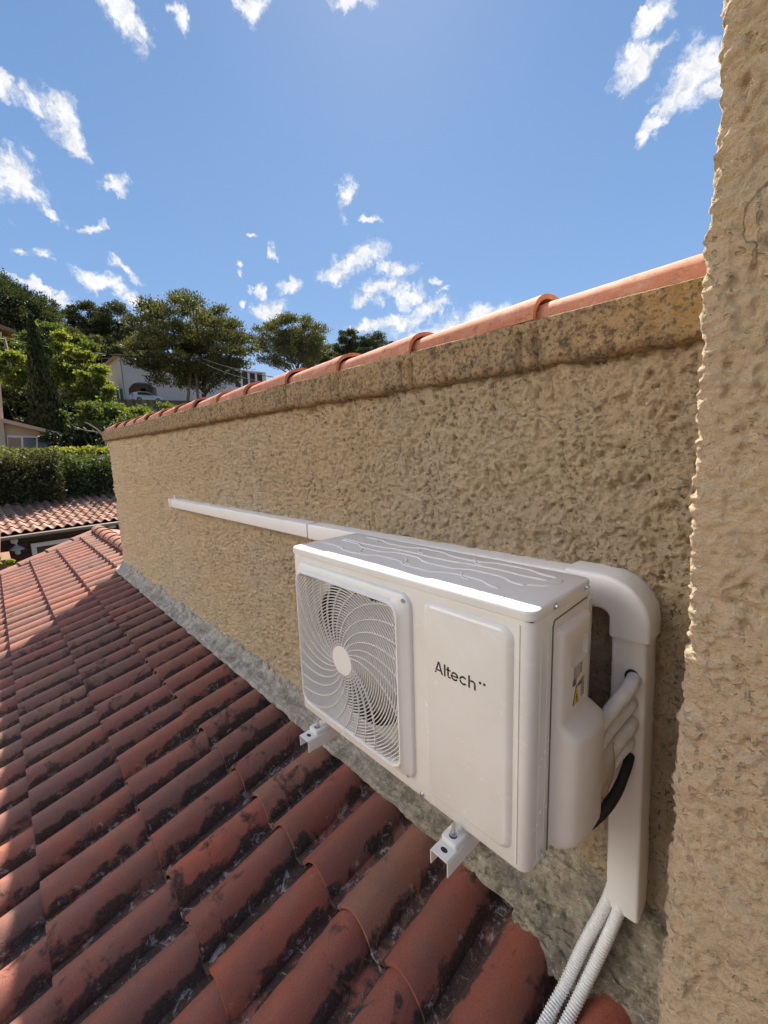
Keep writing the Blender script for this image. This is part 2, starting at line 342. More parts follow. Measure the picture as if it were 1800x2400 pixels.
def tile_mat(name, dirty=1.0, scale=1.0, sat=1.0):
    m, t, b = mat(name); g = geo(t)
    tint = attr(t, 'tint'); prof = attr(t, 'prof'); nearx = attr(t, 'near')
    c = ramp(t, tint, [(0, (.19, .078, .060)), (.3, (.27, .092, .064)), (.6, (.33, .098, .062)), (.85, (.44, .105, .052)), (1, (.33, .145, .095))])
    sx0 = N(t, 'ShaderNodeSeparateXYZ'); t.links.new(g, sx0.inputs[0]); lf = N(t, 'ShaderNodeMapRange'); lf.inputs['From Min'].default_value = -1.3; lf.inputs['From Max'].default_value = -3.0; lf.inputs['To Max'].default_value = .45; t.links.new(sx0.outputs[0], lf.inputs['Value'])
    c = mix(t, lf.outputs[0], c, mix(t, noise(t, g, 60/scale, 5, .7), (.18, .09, .072), (.42, .28, .215)))
    c = mix(t, ramp(t, noise(t, g, 7/scale, 6, .65), [(.42, 0.), (.68, .6)]), c, (.18, .11, .092))
    c = mix(t, ramp(t, noise(t, g, 260/scale, 4, .75), [(.36, .5), (.5, 0.)]), c, (.08, .045, .035))
    # pale dust
    c = mix(t, ramp(t, noise(t, g, 20/scale, 8, .8), [(.58, 0.), (.74, .28*dirty)]), c, (.34, .24, .20))
    # black crust: pans and edges of barrels
    n1 = noise(t, g, 11/scale, 9, .66, .5)
    pan = ramp(t, prof, [(.0, .25), (.30, .18), (.55, .02), (.85, -.015)])
    k = ramp(t, math_(t, 'ADD', math_(t, 'ADD', n1, pan), math_(t, 'MULTIPLY_ADD', noise(t, g, 2.3/scale, 2, .5), .36, -.18)), [(.60, 0.), (.70, 1.)])
    sxx = N(t, 'ShaderNodeSeparateXYZ'); t.links.new(g, sxx.inputs[0]); kx = N(t, 'ShaderNodeMapRange'); kx.inputs['From Min'].default_value = -4.2; kx.inputs['From Max'].default_value = -1.6; kx.inputs['To Min'].default_value = .8; t.links.new(sxx.outputs[0], kx.inputs['Value'])
    k = math_(t, 'MULTIPLY', k, math_(t, 'MULTIPLY', kx.outputs[0], .88*dirty))
    crustc = mix(t, ramp(t, noise(t, g, 120/scale, 5, .75), [(.5, 0.), (.75, 1.)]), (.034, .028, .025), (.13, .105, .092))
    c = mix(t, k, c, crustc)
    # grey lichen, mostly in pans
    n3 = noise(t, g, 20/scale, 10, .82, .6); pan2 = ramp(t, prof, [(.0, .11), (.3, .08), (.6, .0)])
    l = ramp(t, math_(t, 'ADD', n3, pan2), [(.66, 0.), (.70, .8*dirty)])
    c = mix(t, l, c, (.42, .38, .36))
    t.links.new(c, b.inputs['Base Color'])
    rr = ramp(t, k, [(0, .62), (1, .85)]); t.links.new(rr, b.inputs['Roughness']); b.inputs['Specular IOR Level'].default_value = .3
    h = math_(t, 'ADD', noise(t, g, 160/scale, 6, .75), math_(t, 'MULTIPLY', math_(t, 'MULTIPLY', k, noise(t, g, 70, 5, .7)), 2.5))
    bump(t, b, h, .0035*scale, .6)
    return m
M_tile = tile_mat('roof_clay'); M_tile_far = tile_mat('far_roof_clay', .45, 2.5)
def coping_mat():
    m, t, b = mat('coping_clay'); g = geo(t)
    c = mix(t, ramp(t, noise(t, g, 6, 5, .6), [(.35, 0.), (.7, 1.)]), (.44, .18, .115), (.52, .27, .19))
    c = mix(t, attr(t, 'tint'), c, (.40, .14, .085))
    c = mix(t, ramp(t, noise(t, g, 260, 3, .7), [(.56, 0.), (.68, .5)]), c, (.62, .33, .24))
    c = mix(t, ramp(t, noise(t, g, 40, 6, .7), [(.34, .7), (.45, 0.)]), c, (.17, .085, .065)); c = mix(t, ramp(t, noise(t, g, 13, 7, .75), [(.52, 0.), (.66, .55)]), c, (.60, .38, .30))
    t.links.new(c, b.inputs['Base Color']); b.inputs['Roughness'].default_value = .85; b.inputs['Specular IOR Level'].default_value = .25
    bump(t, b, noise(t, g, 350, 4, .7), .0012, .6)
    return m
M_coping = coping_mat()
def paint_mat(name, c, rough=.28, orange=0):
    m, t, b = mat(name); g = geo(t)
    k = mix(t, ramp(t, noise(t, g, 9, 4, .6), [(.3, 0.), (.7, 1.)]), [x*.97 for x in c], c)
    k = mix(t, ramp(t, noise(t, g, 3.2, 7, .7), [(.48, 0.), (.70, .30)]), k, (c[0]*.80, c[1]*.76, c[2]*.70))
    k = mix(t, ramp(t, noise(t, g, 210, 3, .6), [(.70, 0.), (.76, .5)]), k, [x*.6 for x in c])
    t.links.new(k, b.inputs['Base Color']); 
    t.links.new(ramp(t, noise(t, g, 24, 5, .65), [(.3, rough*.95), (.7, rough*1.08)]), b.inputs['Roughness'])
    if orange: bump(t, b, noise(t, g, 260, 2, .5), orange, .35)
    return m
M_white = paint_mat('ac_paint', (.76, .74, .71), .26)
M_grille = paint_mat('grille_plastic', (.78, .77, .75), .42, 0)
M_cover = paint_mat('cover_plastic', (.74, .72, .70), .48, 0)
M_lid = paint_mat('lid_paint', (.74, .73, .71), .36)
M_pvc = paint_mat('pvc_trunking', (.82, .82, .83), .38, 0)
M_brk = paint_mat('bracket_paint', (.78, .77, .74), .4)
M_black = plain('black', (.012, .012, .012), .7)
M_ink = plain('black_ink', (.02, .02, .022), .45)
M_cavity = plain('fan_cavity', (.03, .03, .032), .6)
M_blade = plain('fan_blade', (.10, .10, .105), .5)
M_zinc = plain('zinc_steel', (.62, .64, .68), .28, 1.0)
M_yellow = plain('warning_yellow', (.75, .45, .02), .5)
M_tape = None
def tape_mat():
    m, t, b = mat('white_wrap'); g = geo(t)
    k = mix(t, ramp(t, noise(t, g, 60, 5, .7), [(.35, 0.), (.7, 1.)]), (.76, .73, .69), (.88, .86, .83)); t.links.new(k, b.inputs['Base Color'])
    b.inputs['Roughness'].default_value = .75
    wv = N(t, 'ShaderNodeTexWave', Scale=130, Distortion=3.0, Detail=2); wv.bands_direction = 'DIAGONAL'; t.links.new(g, wv.inputs['Vector'])
    bump(t, b, wv.outputs['Color'], .0012, .7); return m
M_tape = tape_mat()
M_conduit = plain('corrugated_pvc', (.78, .79, .80), .45)
M_sheet = plain('beige_sheeting', (.52, .46, .36), .42, 0, .1, 40)

# ------------------------------------------------------------ parapet wall
WY = 1.09
wall = empty('parapet_wall', (-3, 1.2, -1.35), 'rough ochre rendered wall behind the air conditioner, topped with clay coping tiles', 'wall')
def adaptive(a, b, f):
    xs = [a]
    while xs[-1] < b: xs.append(xs[-1]+f(xs[-1]))
    xs[-1] = b; return np.array(xs)
xs = adaptive(-5.90, .10, lambda x: .0033*max(.9, math.hypot(x, 1.09)**1.2))
pth = []      # (x,y,nx,ny)
for y in np.arange(1.31, 1.125, -.02): pth.append((-5.93, y, -1, 0))
for a in np.linspace(0, PI/2, 7): pth.append((-5.89-.04*math.cos(a), 1.13-.04*math.sin(a), -math.cos(a), -math.sin(a)))
for x in xs[xs > -5.88]: pth.append((x, WY+.006, 0, -1))
pth = np.array(pth); zs = np.arange(-1.52, .2101, .0042); 
U, Zz = np.meshgrid(np.arange(len(pth)), zs, indexing='ij'); Uf = U.ravel(); zf = Zz.ravel()
P = np.stack([pth[Uf, 0], pth[Uf, 1], zf], 1); nrm = np.stack([pth[Uf, 2], pth[Uf, 3], 0*zf], 1)
h = crust(P, 1.6)
flare = np.exp(-np.clip((zf+1.30)/.10, 0, 9))*.012*np.clip((P[:, 0]*-1-.0), 0, 1)   # foot of the render spreads onto the roof
P2 = P+nrm*(h+flare)[:, None]
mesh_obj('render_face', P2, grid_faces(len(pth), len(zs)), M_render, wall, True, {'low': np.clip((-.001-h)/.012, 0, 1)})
bm = bmesh.new(); box(bm, -5.90, .12, 1.11, 1.31, -1.6, .20); bm_obj('wall_core', bm, M_render, wall)
# mortar bed under the coping
JOINTS = [-5.79-.13, -5.36, -4.97, -4.57, -4.17, -3.77, -3.38, -2.99, -2.60, -2.21, -1.78, -1.385, -.99, -.56, .12]
xs = adaptive(-5.97, .12, lambda x: .0055*max(.8, abs(x)**1.1 if x < -1 else 1))
prof = [(1.30, .20), (1.12, .194), (1.085, .191)]+[(1.042+.022*(1-math.sin(a)), .194+.02*(1-math.cos(a))) for a in np.linspace(.3, PI/2, 4)]
prof += [(1.042, z) for z in np.arange(.2195, .304, .0056)]+[(1.052, .308), (1.080, .313), (1.12, .315), (1.30, .31)]
prof = np.array(prof); U, K = np.meshgrid(np.arange(len(xs)), np.arange(len(prof)), indexing='ij'); U = U.ravel(); K = K.ravel()
P = np.stack([xs[U], prof[K, 0], prof[K, 1]], 1)
jd = np.min(np.abs(P[:, 0][:, None]-np.array(JOINTS)[None, :]), 1)
seg = np.searchsorted(JOINTS, P[:, 0]); step = np.sin(seg*12.9)*.006
h = .0035*fbm(P*22, 3)+.0030*(1-np.abs(perlin(P*75))*2)+.0018*perlin(P*170)+step+.005*np.exp(-(jd/.012)**2)-.016*np.exp(-((jd-.022)/.006)**2)
P[:, 1] -= h*np.where(P[:, 1] < 1.1, 1, 0)*np.where(P[:, 2] > .285, .4, 1)
P[:, 2] += np.where(P[:, 2] < .22, .006*fbm(np.stack([P[:, 0]*9, P[:, 0]*0, P[:, 0]*0], 1), 3)+np.sin(seg*7.1)*.003+.001, 0)
mesh_obj('mortar_bed', P, grid_faces(len(xs), len(prof)), M_mortar, wall, True)
bm = bmesh.new(); box(bm, -5.965, -5.90, 1.06, 1.30, .195, .32); bm_obj('mortar_end', bm, M_mortar, wall)
for k in range(len(JOINTS)-1):
    xa, xb = JOINTS[k]-.05, JOINTS[k+1]+.012
    near = xb > -1.8; nx = 20 if near else 8; na = 24 if near else 14
    V = []; dz = random.uniform(-.003, .003); dy = random.uniform(-.004, .004)
    for i in range(nx+1):
        t_ = i/nx; x = xa+(xb-xa)*t_; R = .092+.024*t_; Hh = .058+.024*t_
        for lay in (0, 1):
            for j in range(na+1):
                a = PI*(j/na); rr = R-(.013 if lay else 0); hh = Hh-(.013 if lay else 0)
                V.append((x, 1.168+dy-rr*math.cos(a), .308+dz+hh*math.sin(a)**.82))
    V = np.array(V); V[:, 2] += .0012*fbm(V*14, 3); V[:, 1] += .001*perlin(V*20)
    n1 = na+1; Fq = []
    for i in range(nx):
        o_ = i*2*n1; q = (i+1)*2*n1
        for j in range(na):
            Fq.append((o_+j, o_+j+1, q+j+1, q+j)); Fq.append((o_+n1+j+1, o_+n1+j, q+n1+j, q+n1+j+1))
        Fq.append((o_, q, q+n1, o_+n1)); Fq.append((q+na, o_+na, o_+n1+na, q+n1+na))
    for e in (0, nx):
        o_ = e*2*n1
        for j in range(na):
            f_ = (o_+j, o_+n1+j, o_+n1+j+1, o_+j+1); Fq.append(f_ if e else f_[::-1])
    ob = mesh_obj('coping_tile', V, np.array(Fq), M_coping, wall, True, {'tint': np.full(len(V), random.uniform(0, .75))})
    ob.data.set_sharp_from_angle(angle=math.radians(50))

# ------------------------------------------------------------ tiled roof
AL = math.radians(16.5); TA = math.tan(AL)
def roofz(y): return -1.37-(.99-y)*TA          # plane of the barrel crests
roof = empty('tiled_roof', (-4, .5, -2.2), 'red clay barrel tile roof falling away in front of the rendered wall', 'roof')
PITCHX = .212; X_REF = -1.395
def tile_profile(n):
    pts = []
    for k in range(n+1):
        u = k/n*.232
        if u < .164: h_ = .074*math.sin(PI*u/.164)**.70; pr = math.sin(PI*u/.164)
        elif u < .212: v = (u-.164)/.048; h_ = -.002*math.sin(PI*v); pr = 0
        else: v = (u-.212)/.02; h_ = .004+.0*v; pr = 0
        pts.append((u, h_, pr))
    return pts
def verge_x(y): return -8.96+.40*(1.3-y)
Vs, Fs, A1, A2 = [], [], [], []; base = 0
course_y = [.655+.3575*k for k in range(-10, 2)]      # lip positions (y) ; 1.37 is under the ridge
for ci, yl in enumerate(course_y):
    for ci2 in range(-36, 14):
        x0 = X_REF-.018+PITCHX*ci2+random.uniform(-.003, .003)
        if x0+.08 < verge_x(yl+.2) or (yl > .9 and x0 > -5.97): continue
        d_ = math.hypot(x0, yl); n = 26 if d_ < 2.3 else (18 if d_ < 4 else 14); m_ = 10 if d_ < 2.3 else 4
        pr = tile_profile(n); yt = yl+.41
        if yt > 1.27: yt = 1.27
        if x0 > -5.97 and yt > 1.05: yt = 1.05
        tint = random.betavariate(2, 2) if random.random() > .1 else 1
        rot = random.uniform(-.009, .009); lift = random.uniform(0, .006)
        V = []; p_ = []
        for lay in (0, 1):
            for i in range(m_+1):
                t_ = i/m_; y = yl+(yt-yl)*t_
                for (u, hh, q) in pr:
                    z = roofz(y)-.070+hh+(.036*(1-t_)-.006)+lift-(.011 if lay else 0)
                    uu = u if not lay else u*.90+.0115
                    V.append((x0+uu+rot*t_*2+ (.008*(1-t_)*(u-.082)/.082 if u < .164 else 0), y, z)); p_.append(q)
        V = np.array(V); V[:, 2] += .0016*fbm(V*9, 2)
        n1 = n+1; L1 = (m_+1)*n1; q = []
        for i in range(m_):
            for j in range(n):
                a = i*n1+j; q.append((a, a+1, a+n1+1, a+n1)); q.append((L1+a+1, L1+a, L1+a+n1, L1+a+n1+1))
            q.append((i*n1, (i+1)*n1, L1+(i+1)*n1, L1+i*n1)); q.append(((i+1)*n1+n, i*n1+n, L1+i*n1+n, L1+(i+1)*n1+n))
        for j in range(n): q.append((j, L1+j, L1+j+1, j+1))
        Vs.append(V); Fs.append(np.array(q)+base); base += len(V); A1.append(np.full(len(V), tint)); A2.append(p_)
ob = mesh_obj('roof_tiles', np.concatenate(Vs), np.concatenate(Fs), M_tile, roof, True, {'tint': np.concatenate(A1), 'prof': np.concatenate(A2)})
ob.data.set_sharp_from_angle(angle=math.radians(55))
# opposite slope of the same roof, deck and gable end
M_woodd = plain('dark_timber', (.05, .035, .025), .8)
Vs, Fs, A1, A2 = [], [], [], []; base = 0
for ci in range(8):
    y0 = 1.33+.3575*ci
    for k in range(0, 16):
        x0 = -9.1+PITCHX*k; pr = tile_profile(10)
        V = np.array([(x0+u, y, -1.27-.052+hh-(y-1.3)*TA+(.015*t_)) for t_, y in ((0, y0), (1, y0+.4)) for (u, hh, q) in pr]); n1 = 11
        Vs.append(V); Fs.append(np.array([(j, n1+j, n1+j+1, j+1) for j in range(10)])+base); base += len(V)
        A1.append(np.full(len(V), random.random())); A2.append([q for _ in (0, 1) for (u, hh, q) in pr])
mesh_obj('rear_roof_tiles', np.concatenate(Vs), np.concatenate(Fs), M_tile, roof, True, {'tint': np.concatenate(A1), 'prof': np.concatenate(A2)})
bm = bmesh.new()
yb, yt = -2.95, 1.3
v = [bm.verts.new(c) for c in ((verge_x(yb), yb, roofz(yb)-.085), (1.4, yb, roofz(yb)-.085), (1.4, yt, roofz(yt)-.085), (verge_x(yt)+.02, yt, roofz(yt)-.085), (verge_x(yt)+.02, 4.1, roofz(yt)-.085-2.8*TA), (-5.7, 4.1, roofz(yt)-.085-2.8*TA), (-5.7, yt, roofz(yt)-.085))]
bm.faces.new(v[:4]); bm.faces.new((v[3], v[6], v[5], v[4]))
bm_obj('roof_deck', bm, M_woodd, roof)
# verge cover tiles and ridge tiles
def barrel(name, a, b, R, Hh, par, thick=.012, n=14, nx=5, tint=None, m=None, flare=.12, drop=0):
    a = Vector(a); b = Vector(b); t_ = (b-a).normalized(); s = t_.cross(Vector((0, 0, 1))).normalized(); u = s.cross(t_)
    V = []
    for i in range(nx+1):
        q = i/nx; c = a.lerp(b, q); k = 1+flare*(1-q)
        for lay in (0, 1):
            for j in range(n+1):
                an = PI*j/n; r_ = (R-(thick if lay else 0))*k; h_ = (Hh-(thick if lay else 0))*k
                V.append(c+s*(r_*math.cos(an))+u*(h_*math.sin(an)-(drop if j in (0, n) else 0)))
    V = np.array([tuple(x) for x in V]); n1 = n+1; Fq = []
    for i in range(nx):
        o_ = i*2*n1; q = (i+1)*2*n1
        for j in range(n):
            Fq.append((o_+j, q+j, q+j+1, o_+j+1)); Fq.append((o_+n1+j+1, q+n1+j+1, q+n1+j, o_+n1+j))
        Fq.append((o_, o_+n1, q+n1, q)); Fq.append((q+n, q+n1+n, o_+n1+n, o_+n))
    for e in (0, nx):
        o_ = e*2*n1
        for j in range(n): Fq.append((o_+j, o_+j+1, o_+n1+j+1, o_+n1+j))
    return V, np.array(Fq)
def barrels(name, segs, R, Hh, par, m, **kw):
    Vs, Fs, A, B = [], [], [], []; base = 0
    for a, b in segs:
        V, Fq = barrel('', a, b, R, Hh, par, **kw); Vs.append(V); Fs.append(Fq+base); base += len(V); A.append(np.full(len(V), random.random())); B.append(np.ones(len(V)))
    ob = mesh_obj(name, np.concatenate(Vs), np.concatenate(Fs), m, par, True, {'tint': np.concatenate(A), 'prof': np.concatenate(B)}); ob.data.set_sharp_from_angle(angle=math.radians(50)); return ob
segs = []
for k in range(12):
    ya = 1.30-.37*k-.40; yb_ = 1.30-.37*k+.02
    segs.append(((verge_x(ya)-.02, ya, roofz(ya)-.012), (verge_x(yb_)-.02, yb_, roofz(yb_)-.028)))
barrels('verge_tiles', segs, .085, .062, roof, M_tile)
segs = []
for k in range(9):
    xa = -9.03+.36*k
    segs.append(((xa+.40, 1.31, -1.268), (xa, 1.31, -1.282)))
barrels('ridge_tiles', segs, .105, .078, roof, M_tile, flare=.08)
# mortar under ridge (dark) 
bm = bmesh.new(); box(bm, -9.0, -5.85, 1.235, 1.385, -1.34, -1.262); bm_obj('ridge_mortar', bm, M_cement, roof)
# flashing strip
xs = adaptive(-5.93, -.47, lambda x: .008*max(1, abs(x)))
ks = np.linspace(0, 1, 26); U, K = np.meshgrid(np.arange(len(xs)), np.arange(len(ks)), indexing='ij'); U = U.ravel(); K = K.ravel(); kk = ks[K]; xx = xs[U]
one = np.stack([xs*3.1, xs*0, xs*0], 1); top = -1.268+.04*fbm(one, 3)+.03*perlin(one*5)+.022*perlin(one*17)+.012*perlin(one*47)+np.where(xs > -1.2, -.06*(xs+1.2), 0)
edge = .012*fbm(one*2.3+5, 3)
y0 = .972+edge[U]; z0 = roofz(.972)+.020
yy = np.where(kk < .5, y0+(1.030-y0)*(kk/.5), 1.030+.034*np.sqrt(np.clip((kk-.5)/.5, 0, 1)))
zz = np.where(kk < .5, z0+(-1.325-z0)*(kk/.5), -1.325+(top[U]+1.325)*((kk-.5)/.5))
P = np.stack([xx, yy, zz], 1); dpl = .007*fbm(P*16, 4)+.003*perlin(P*70)+.003*(1-np.abs(perlin(P*45))*2)
P[:, 1] -= dpl*.8-.003; P[:, 2] += dpl*.7
P[:, 1] = np.where(kk > .97, 1.10, P[:, 1])
# drip edge
m0 = (K == 0); P[m0, 2] -= .014
mesh_obj('flashing', P, grid_faces(len(xs), len(ks)), M_cement, roof, True)
# rough mortar where the flashing stops
xs = np.arange(-.53, .12, .006); ks = np.linspace(0, 1, 70); U, K = np.meshgrid(np.arange(len(xs)), np.arange(len(ks)), indexing='ij'); U = U.ravel(); K = K.ravel(); kk = ks[K]; xx = xs[U]
P = np.stack([xx, .925+.18*kk+.03*perlin(np.stack([xx*12, xx*0, xx*0], 1))*(1-kk), -1.425+.29*kk**1.1], 1)
P[:, 2] += .022*fbm(P*9, 4)+.010*perlin(P*50)+.005*(1-np.abs(perlin(P*85))*2); P[:, 1] -= .012*fbm(P*14+4, 3)
mesh_obj('rough_mortar', P, grid_faces(len(xs), len(ks)), M_cement, roof, True)

# ------------------------------------------------------------ house wall on the right
hw = empty('house_wall', (.5, .9, -1.6), 'tall rough ochre rendered house wall standing forward at the right edge', 'wall')
HX, HY = -.1175, .68
pth = []
for y in np.arange(1.12, HY+.02, -.012): pth.append((HX, y, -1, 0))
for a in np.linspace(0, PI/2, 6): pth.append((HX+.016-.016*math.cos(a), HY+.016-.016*math.sin(a), -math.cos(a), -math.sin(a)))
xx = HX+.018
while xx < .09: pth.append((xx, HY, 0, -1)); xx += .0028
while xx < 1.5: pth.append((xx, HY, 0, -1)); xx += .02
pth.append((1.5, HY, 0, -1)); pth.append((1.5, 1.6, 1, 0))
pth = np.array(pth); zs = np.concatenate([np.arange(-1.75, -1.0, .02), np.arange(-1.0, .75, .003), np.arange(.75, 3.2, .02)])
U, Zz = np.meshgrid(np.arange(len(pth)), zs, indexing='ij'); Uf = U.ravel(); zf = Zz.ravel()
P = np.stack([pth[Uf, 0]-.010*(zf/1.0)*np.where(pth[Uf, 0] < .5, 1, 0)+.004*fbm(np.stack([zf*2.2, zf*0, zf*0], 1), 3), pth[Uf, 1], zf], 1); nrm = np.stack([pth[Uf, 2], pth[Uf, 3], 0*zf], 1)
h = crust(P+5.3, .85)+.0015*perlin(P*120); P2 = P+nrm*h[:, None]
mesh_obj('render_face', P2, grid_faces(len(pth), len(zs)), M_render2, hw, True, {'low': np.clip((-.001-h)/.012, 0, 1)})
bm = bmesh.new(); box(bm, -.085, 1.48, .70, 2.2, -1.8, 3.2); bm_obj('wall_core', bm, M_render2, hw)

# ------------------------------------------------------------ air conditioner
AX, AY, AZ = -1.1322, .6569, -.2915
ac = empty('air_conditioner', (AX, AY, AZ-.54), 'white outdoor air conditioner unit with round fan grille, mounted on the rough wall', 'air conditioner')
MA = Matrix.Translation((AX, AY, AZ))
def abox(bm, *a): return box(bm, *a, M=MA)
bm = bmesh.new(); abox(bm, 0, .8, 0, .262, -.54, -.0205)
bevel(bm, .022, 5, lambda e: abs((e.verts[0].co-e.verts[1].co).z) > .3 and min(v.co.y for v in e.verts) < AY+.01)
bevel(bm, .004, 2, lambda e: e.is_manifold and e.calc_face_angle(0) > 1.2)
body = bm_obj('body', bm, M_white, ac, angle=35)
def rrect(x0, x1, z0, z1, r, y, n=8):
    o_ = []
    for cx, cz, a0 in ((x1-r, z1-r, 0), (x0+r, z1-r, PI/2), (x0+r, z0+r, PI), (x1-r, z0+r, 1.5*PI)):
        for k in range(n+1):
            a = a0+PI/2*k/n; o_.append((AX+cx+r*math.cos(a), AY+y, AZ+cz+r*math.sin(a)))
    return o_
def loft(bm, loops, cap0=True, cap1=True, closed=False):
    R = [[bm.verts.new(c) for c in L] for L in loops]; n = len(R[0])
    prs = list(zip(R, R[1:]))+([(R[-1], R[0])] if closed else [])
    for a, b in prs:
        for k in range(n): bm.faces.new((a[k], a[(k+1) % n], b[(k+1) % n], b[k]))
    if cap0 and not closed: bm.faces.new(R[0][::-1])
    if cap1 and not closed: bm.faces.new(R[-1])
# cut the fan opening out of the body
def boolean(target, bm_cut):
    me = bpy.data.meshes.new('cut'); bmesh.ops.recalc_face_normals(bm_cut, faces=bm_cut.faces[:]); bm_cut.to_mesh(me); bm_cut.free(); c = bpy.data.objects.new('cut', me); col.objects.link(c)
    bpy.context.view_layer.update()
    md = target.modifiers.new('b', 'BOOLEAN'); md.object = c; md.operation = 'DIFFERENCE'; md.solver = 'EXACT'
    dg = bpy.context.evaluated_depsgraph_get(); nm = bpy.data.meshes.new_from_object(target.evaluated_get(dg)); target.modifiers.clear(); old = target.data; target.data = nm
    bpy.data.objects.remove(c); return target
bm = bmesh.new(); loft(bm, [rrect(.056, .474, -.483, -.070, .045, -.05), rrect(.056, .474, -.483, -.070, .045, .16)])
boolean(body, bm); body.data.set_sharp_from_angle(angle=math.radians(35))
# lid with rounded rim
bm = bmesh.new(); abox(bm, -.002, .802, -.002, .264, -.0195, 0)
bevel(bm, .022, 5, lambda e: abs((e.verts[0].co-e.verts[1].co).z) > .01 and abs((e.verts[0].co-e.verts[1].co).x) < .001 and abs((e.verts[0].co-e.verts[1].co).y) < .001)
bevel(bm, .0065, 3, lambda e: min(v.co.z for v in e.verts) > AZ-.001 and e.calc_face_angle(0) > .3)
lid = bm_obj('lid', bm, M_lid, ac, angle=40)
bm = bmesh.new()
def ridge(bm, pts, w_=.0045, h_=.0028):
    R = []
    for i, p in enumerate(pts):
        a = Vector(pts[min(i+1, len(pts)-1)]); b = Vector(pts[max(i-1, 0)]); t_ = (a-b).normalized(); s = Vector((-t_.y, t_.x, 0))
        k = 1 if 0 < i < len(pts)-1 else .2
        R.append([bm.verts.new(MA @ (Vector(p)+s*w_*q+Vector((0, 0, h_*hh*k+.0002)))) for q, hh in ((-1, -.3), (-.55, .55), (0, 1), (.55, .55), (1, -.3))])
    for a, b in zip(R, R[1:]):
        for k in range(4): bm.faces.new((a[k], a[k+1], b[k+1], b[k]))
def wave(x0, x1, yb, amp, drift, ph, n=90):
    L = []
    for i in range(n+1):
        t_ = i/n; x = x0+(x1-x0)*t_; s = math.sin(2*PI*(2.6*t_)+ph); L.append((x, yb+drift*t_+amp*math.tanh(2.2*s), 0))
    return L
for (x0, x1, yb, amp, dr, ph) in ((.09, .745, .222, .010, .0, .6), (.05, .74, .165, .004, .02, 1.4), (.06, .72, .142, .012, -.01, .5), (.04, .69, .083, .012, .0, .3)):
    ridge(bm, wave(x0, x1, yb, amp, dr, ph))
ridge(bm, spline([(.72, .131, 0), (.75, .145, 0), (.765, .18, 0), (.76, .205, 0)], 8))
for (xx, yb) in ((.15, .23), (.33, .225), (.52, .228), (.20, .12), (.38, .12), (.56, .115)):
    ridge(bm, spline([(xx, yb, 0), (xx+.015, yb-.012, 0), (xx+.028, yb-.03, 0), (xx+.05, yb-.036, 0)], 6), .003, .0018)
bm_obj('lid_ribs', bm, M_lid, lid, smooth=True)
# raised front panel
bm = bmesh.new()
loft(bm, [rrect(.547, .766, -.512, -.038, .026, .001), rrect(.549, .764, -.510, -.040, .025, -.002), rrect(.556, .757, -.503, -.047, .020, -.0075), rrect(.560, .753, -.499, -.051, .017, -.009)], cap0=False)
bm_obj('front_panel', bm, M_white, body, angle=50)
# vertical beads by the front right corner
bm = bmesh.new()
for yy, w_ in ((.036, .004), (.062, .0025)):
    loft(bm, [[MA @ Vector((.8+p, yy+q, z)) for q, p in ((-w_, -.001), (-w_*.5, .0011), (w_*.5, .0011), (w_, -.001))] for z in (-.525, -.03)])
loft(bm, [[MA @ Vector((.775+q, p, z)) for q, p in ((-.003, .001), (-.0015, -.002), (.0015, -.002), (.003, .001))] for z in (-.525, -.03)])
bm_obj('corner_bead', bm, M_white, body, smooth=False)
# fan: housing, blades, frame, grille
FX, FZ = .264, -.278
bm = bmesh.new()
RR = .202; n = 72
def ringv(r, y): return [(AX+FX+r*math.cos(2*PI*k/n), AY+y, AZ+FZ+r*math.sin(2*PI*k/n)) for k in range(n)]
def rectv(y):
    o_ = []
    for k in range(n):
        a = 2*PI*k/n; c, s = math.cos(a), math.sin(a)
        x0, x1, z0, z1 = .054-FX, .476-FX, -.485-FZ, -.068-FZ
        t_ = min((x1 if c > 0 else x0)/c if abs(c) > 1e-6 else 9, (z1 if s > 0 else z0)/s if abs(s) > 1e-6 else 9)
        o_.append((AX+FX+t_*c, AY+y, AZ+FZ+t_*s))
    return o_
loft(bm, [rectv(.034), ringv(RR+.004, .034), ringv(RR, .038)], False, False)
shroud = bm_obj('fan_shroud', bm, M_white, ac, angle=40)
bm = bmesh.new(); loft(bm, [ringv(RR+.0, .039), ringv(RR, .15)], False, True); bm_obj('fan_housing', bm, M_cavity, ac, angle=40)
bm = bmesh.new(); cyl(bm, (AX+FX, AY+.04, AZ+FZ), .045, (0, 1, 0), .08, 28)
hub0 = bm_obj('fan_motor_hub', bm, M_blade, ac, angle=40)
for b_ in range(3):
    V, Fq = [], []
    for i in range(9):
        r_ = .04+.148*i/8
        for j in range(11):
            a = 2*PI*b_/3+.35+ (j/10)*(1.25+.2*i/8)-.35*(i/8); y = .055+.06*(j/10)-.01*math.sin(PI*j/10)
            V.append((AX+FX+r_*math.cos(a), AY+y, AZ+FZ+r_*math.sin(a)))
    ob = mesh_obj('fan_blade', V, grid_faces(9, 11), M_blade, ac, True)
bm = bmesh.new()
loft(bm, [rrect(.042, .511, -.508, -.036, .030, .001), rrect(.043, .510, -.507, -.037, .030, -.006), rrect(.046, .507, -.504, -.040, .029, -.010),
          rrect(.049, .488, -.494, -.056, .036, -.0125), rrect(.048, .483, -.491, -.060, .036, -.020), rrect(.050, .481, -.489, -.062, .035, -.0225),
          rrect(.053, .477, -.486, -.066, .033, -.0225), rrect(.055, .475, -.484, -.068, .032, -.020), rrect(.055, .475, -.484, -.068, .032, .012)], False, False)
frame = bm_obj('grille_frame', bm, M_grille, ac, angle=50)
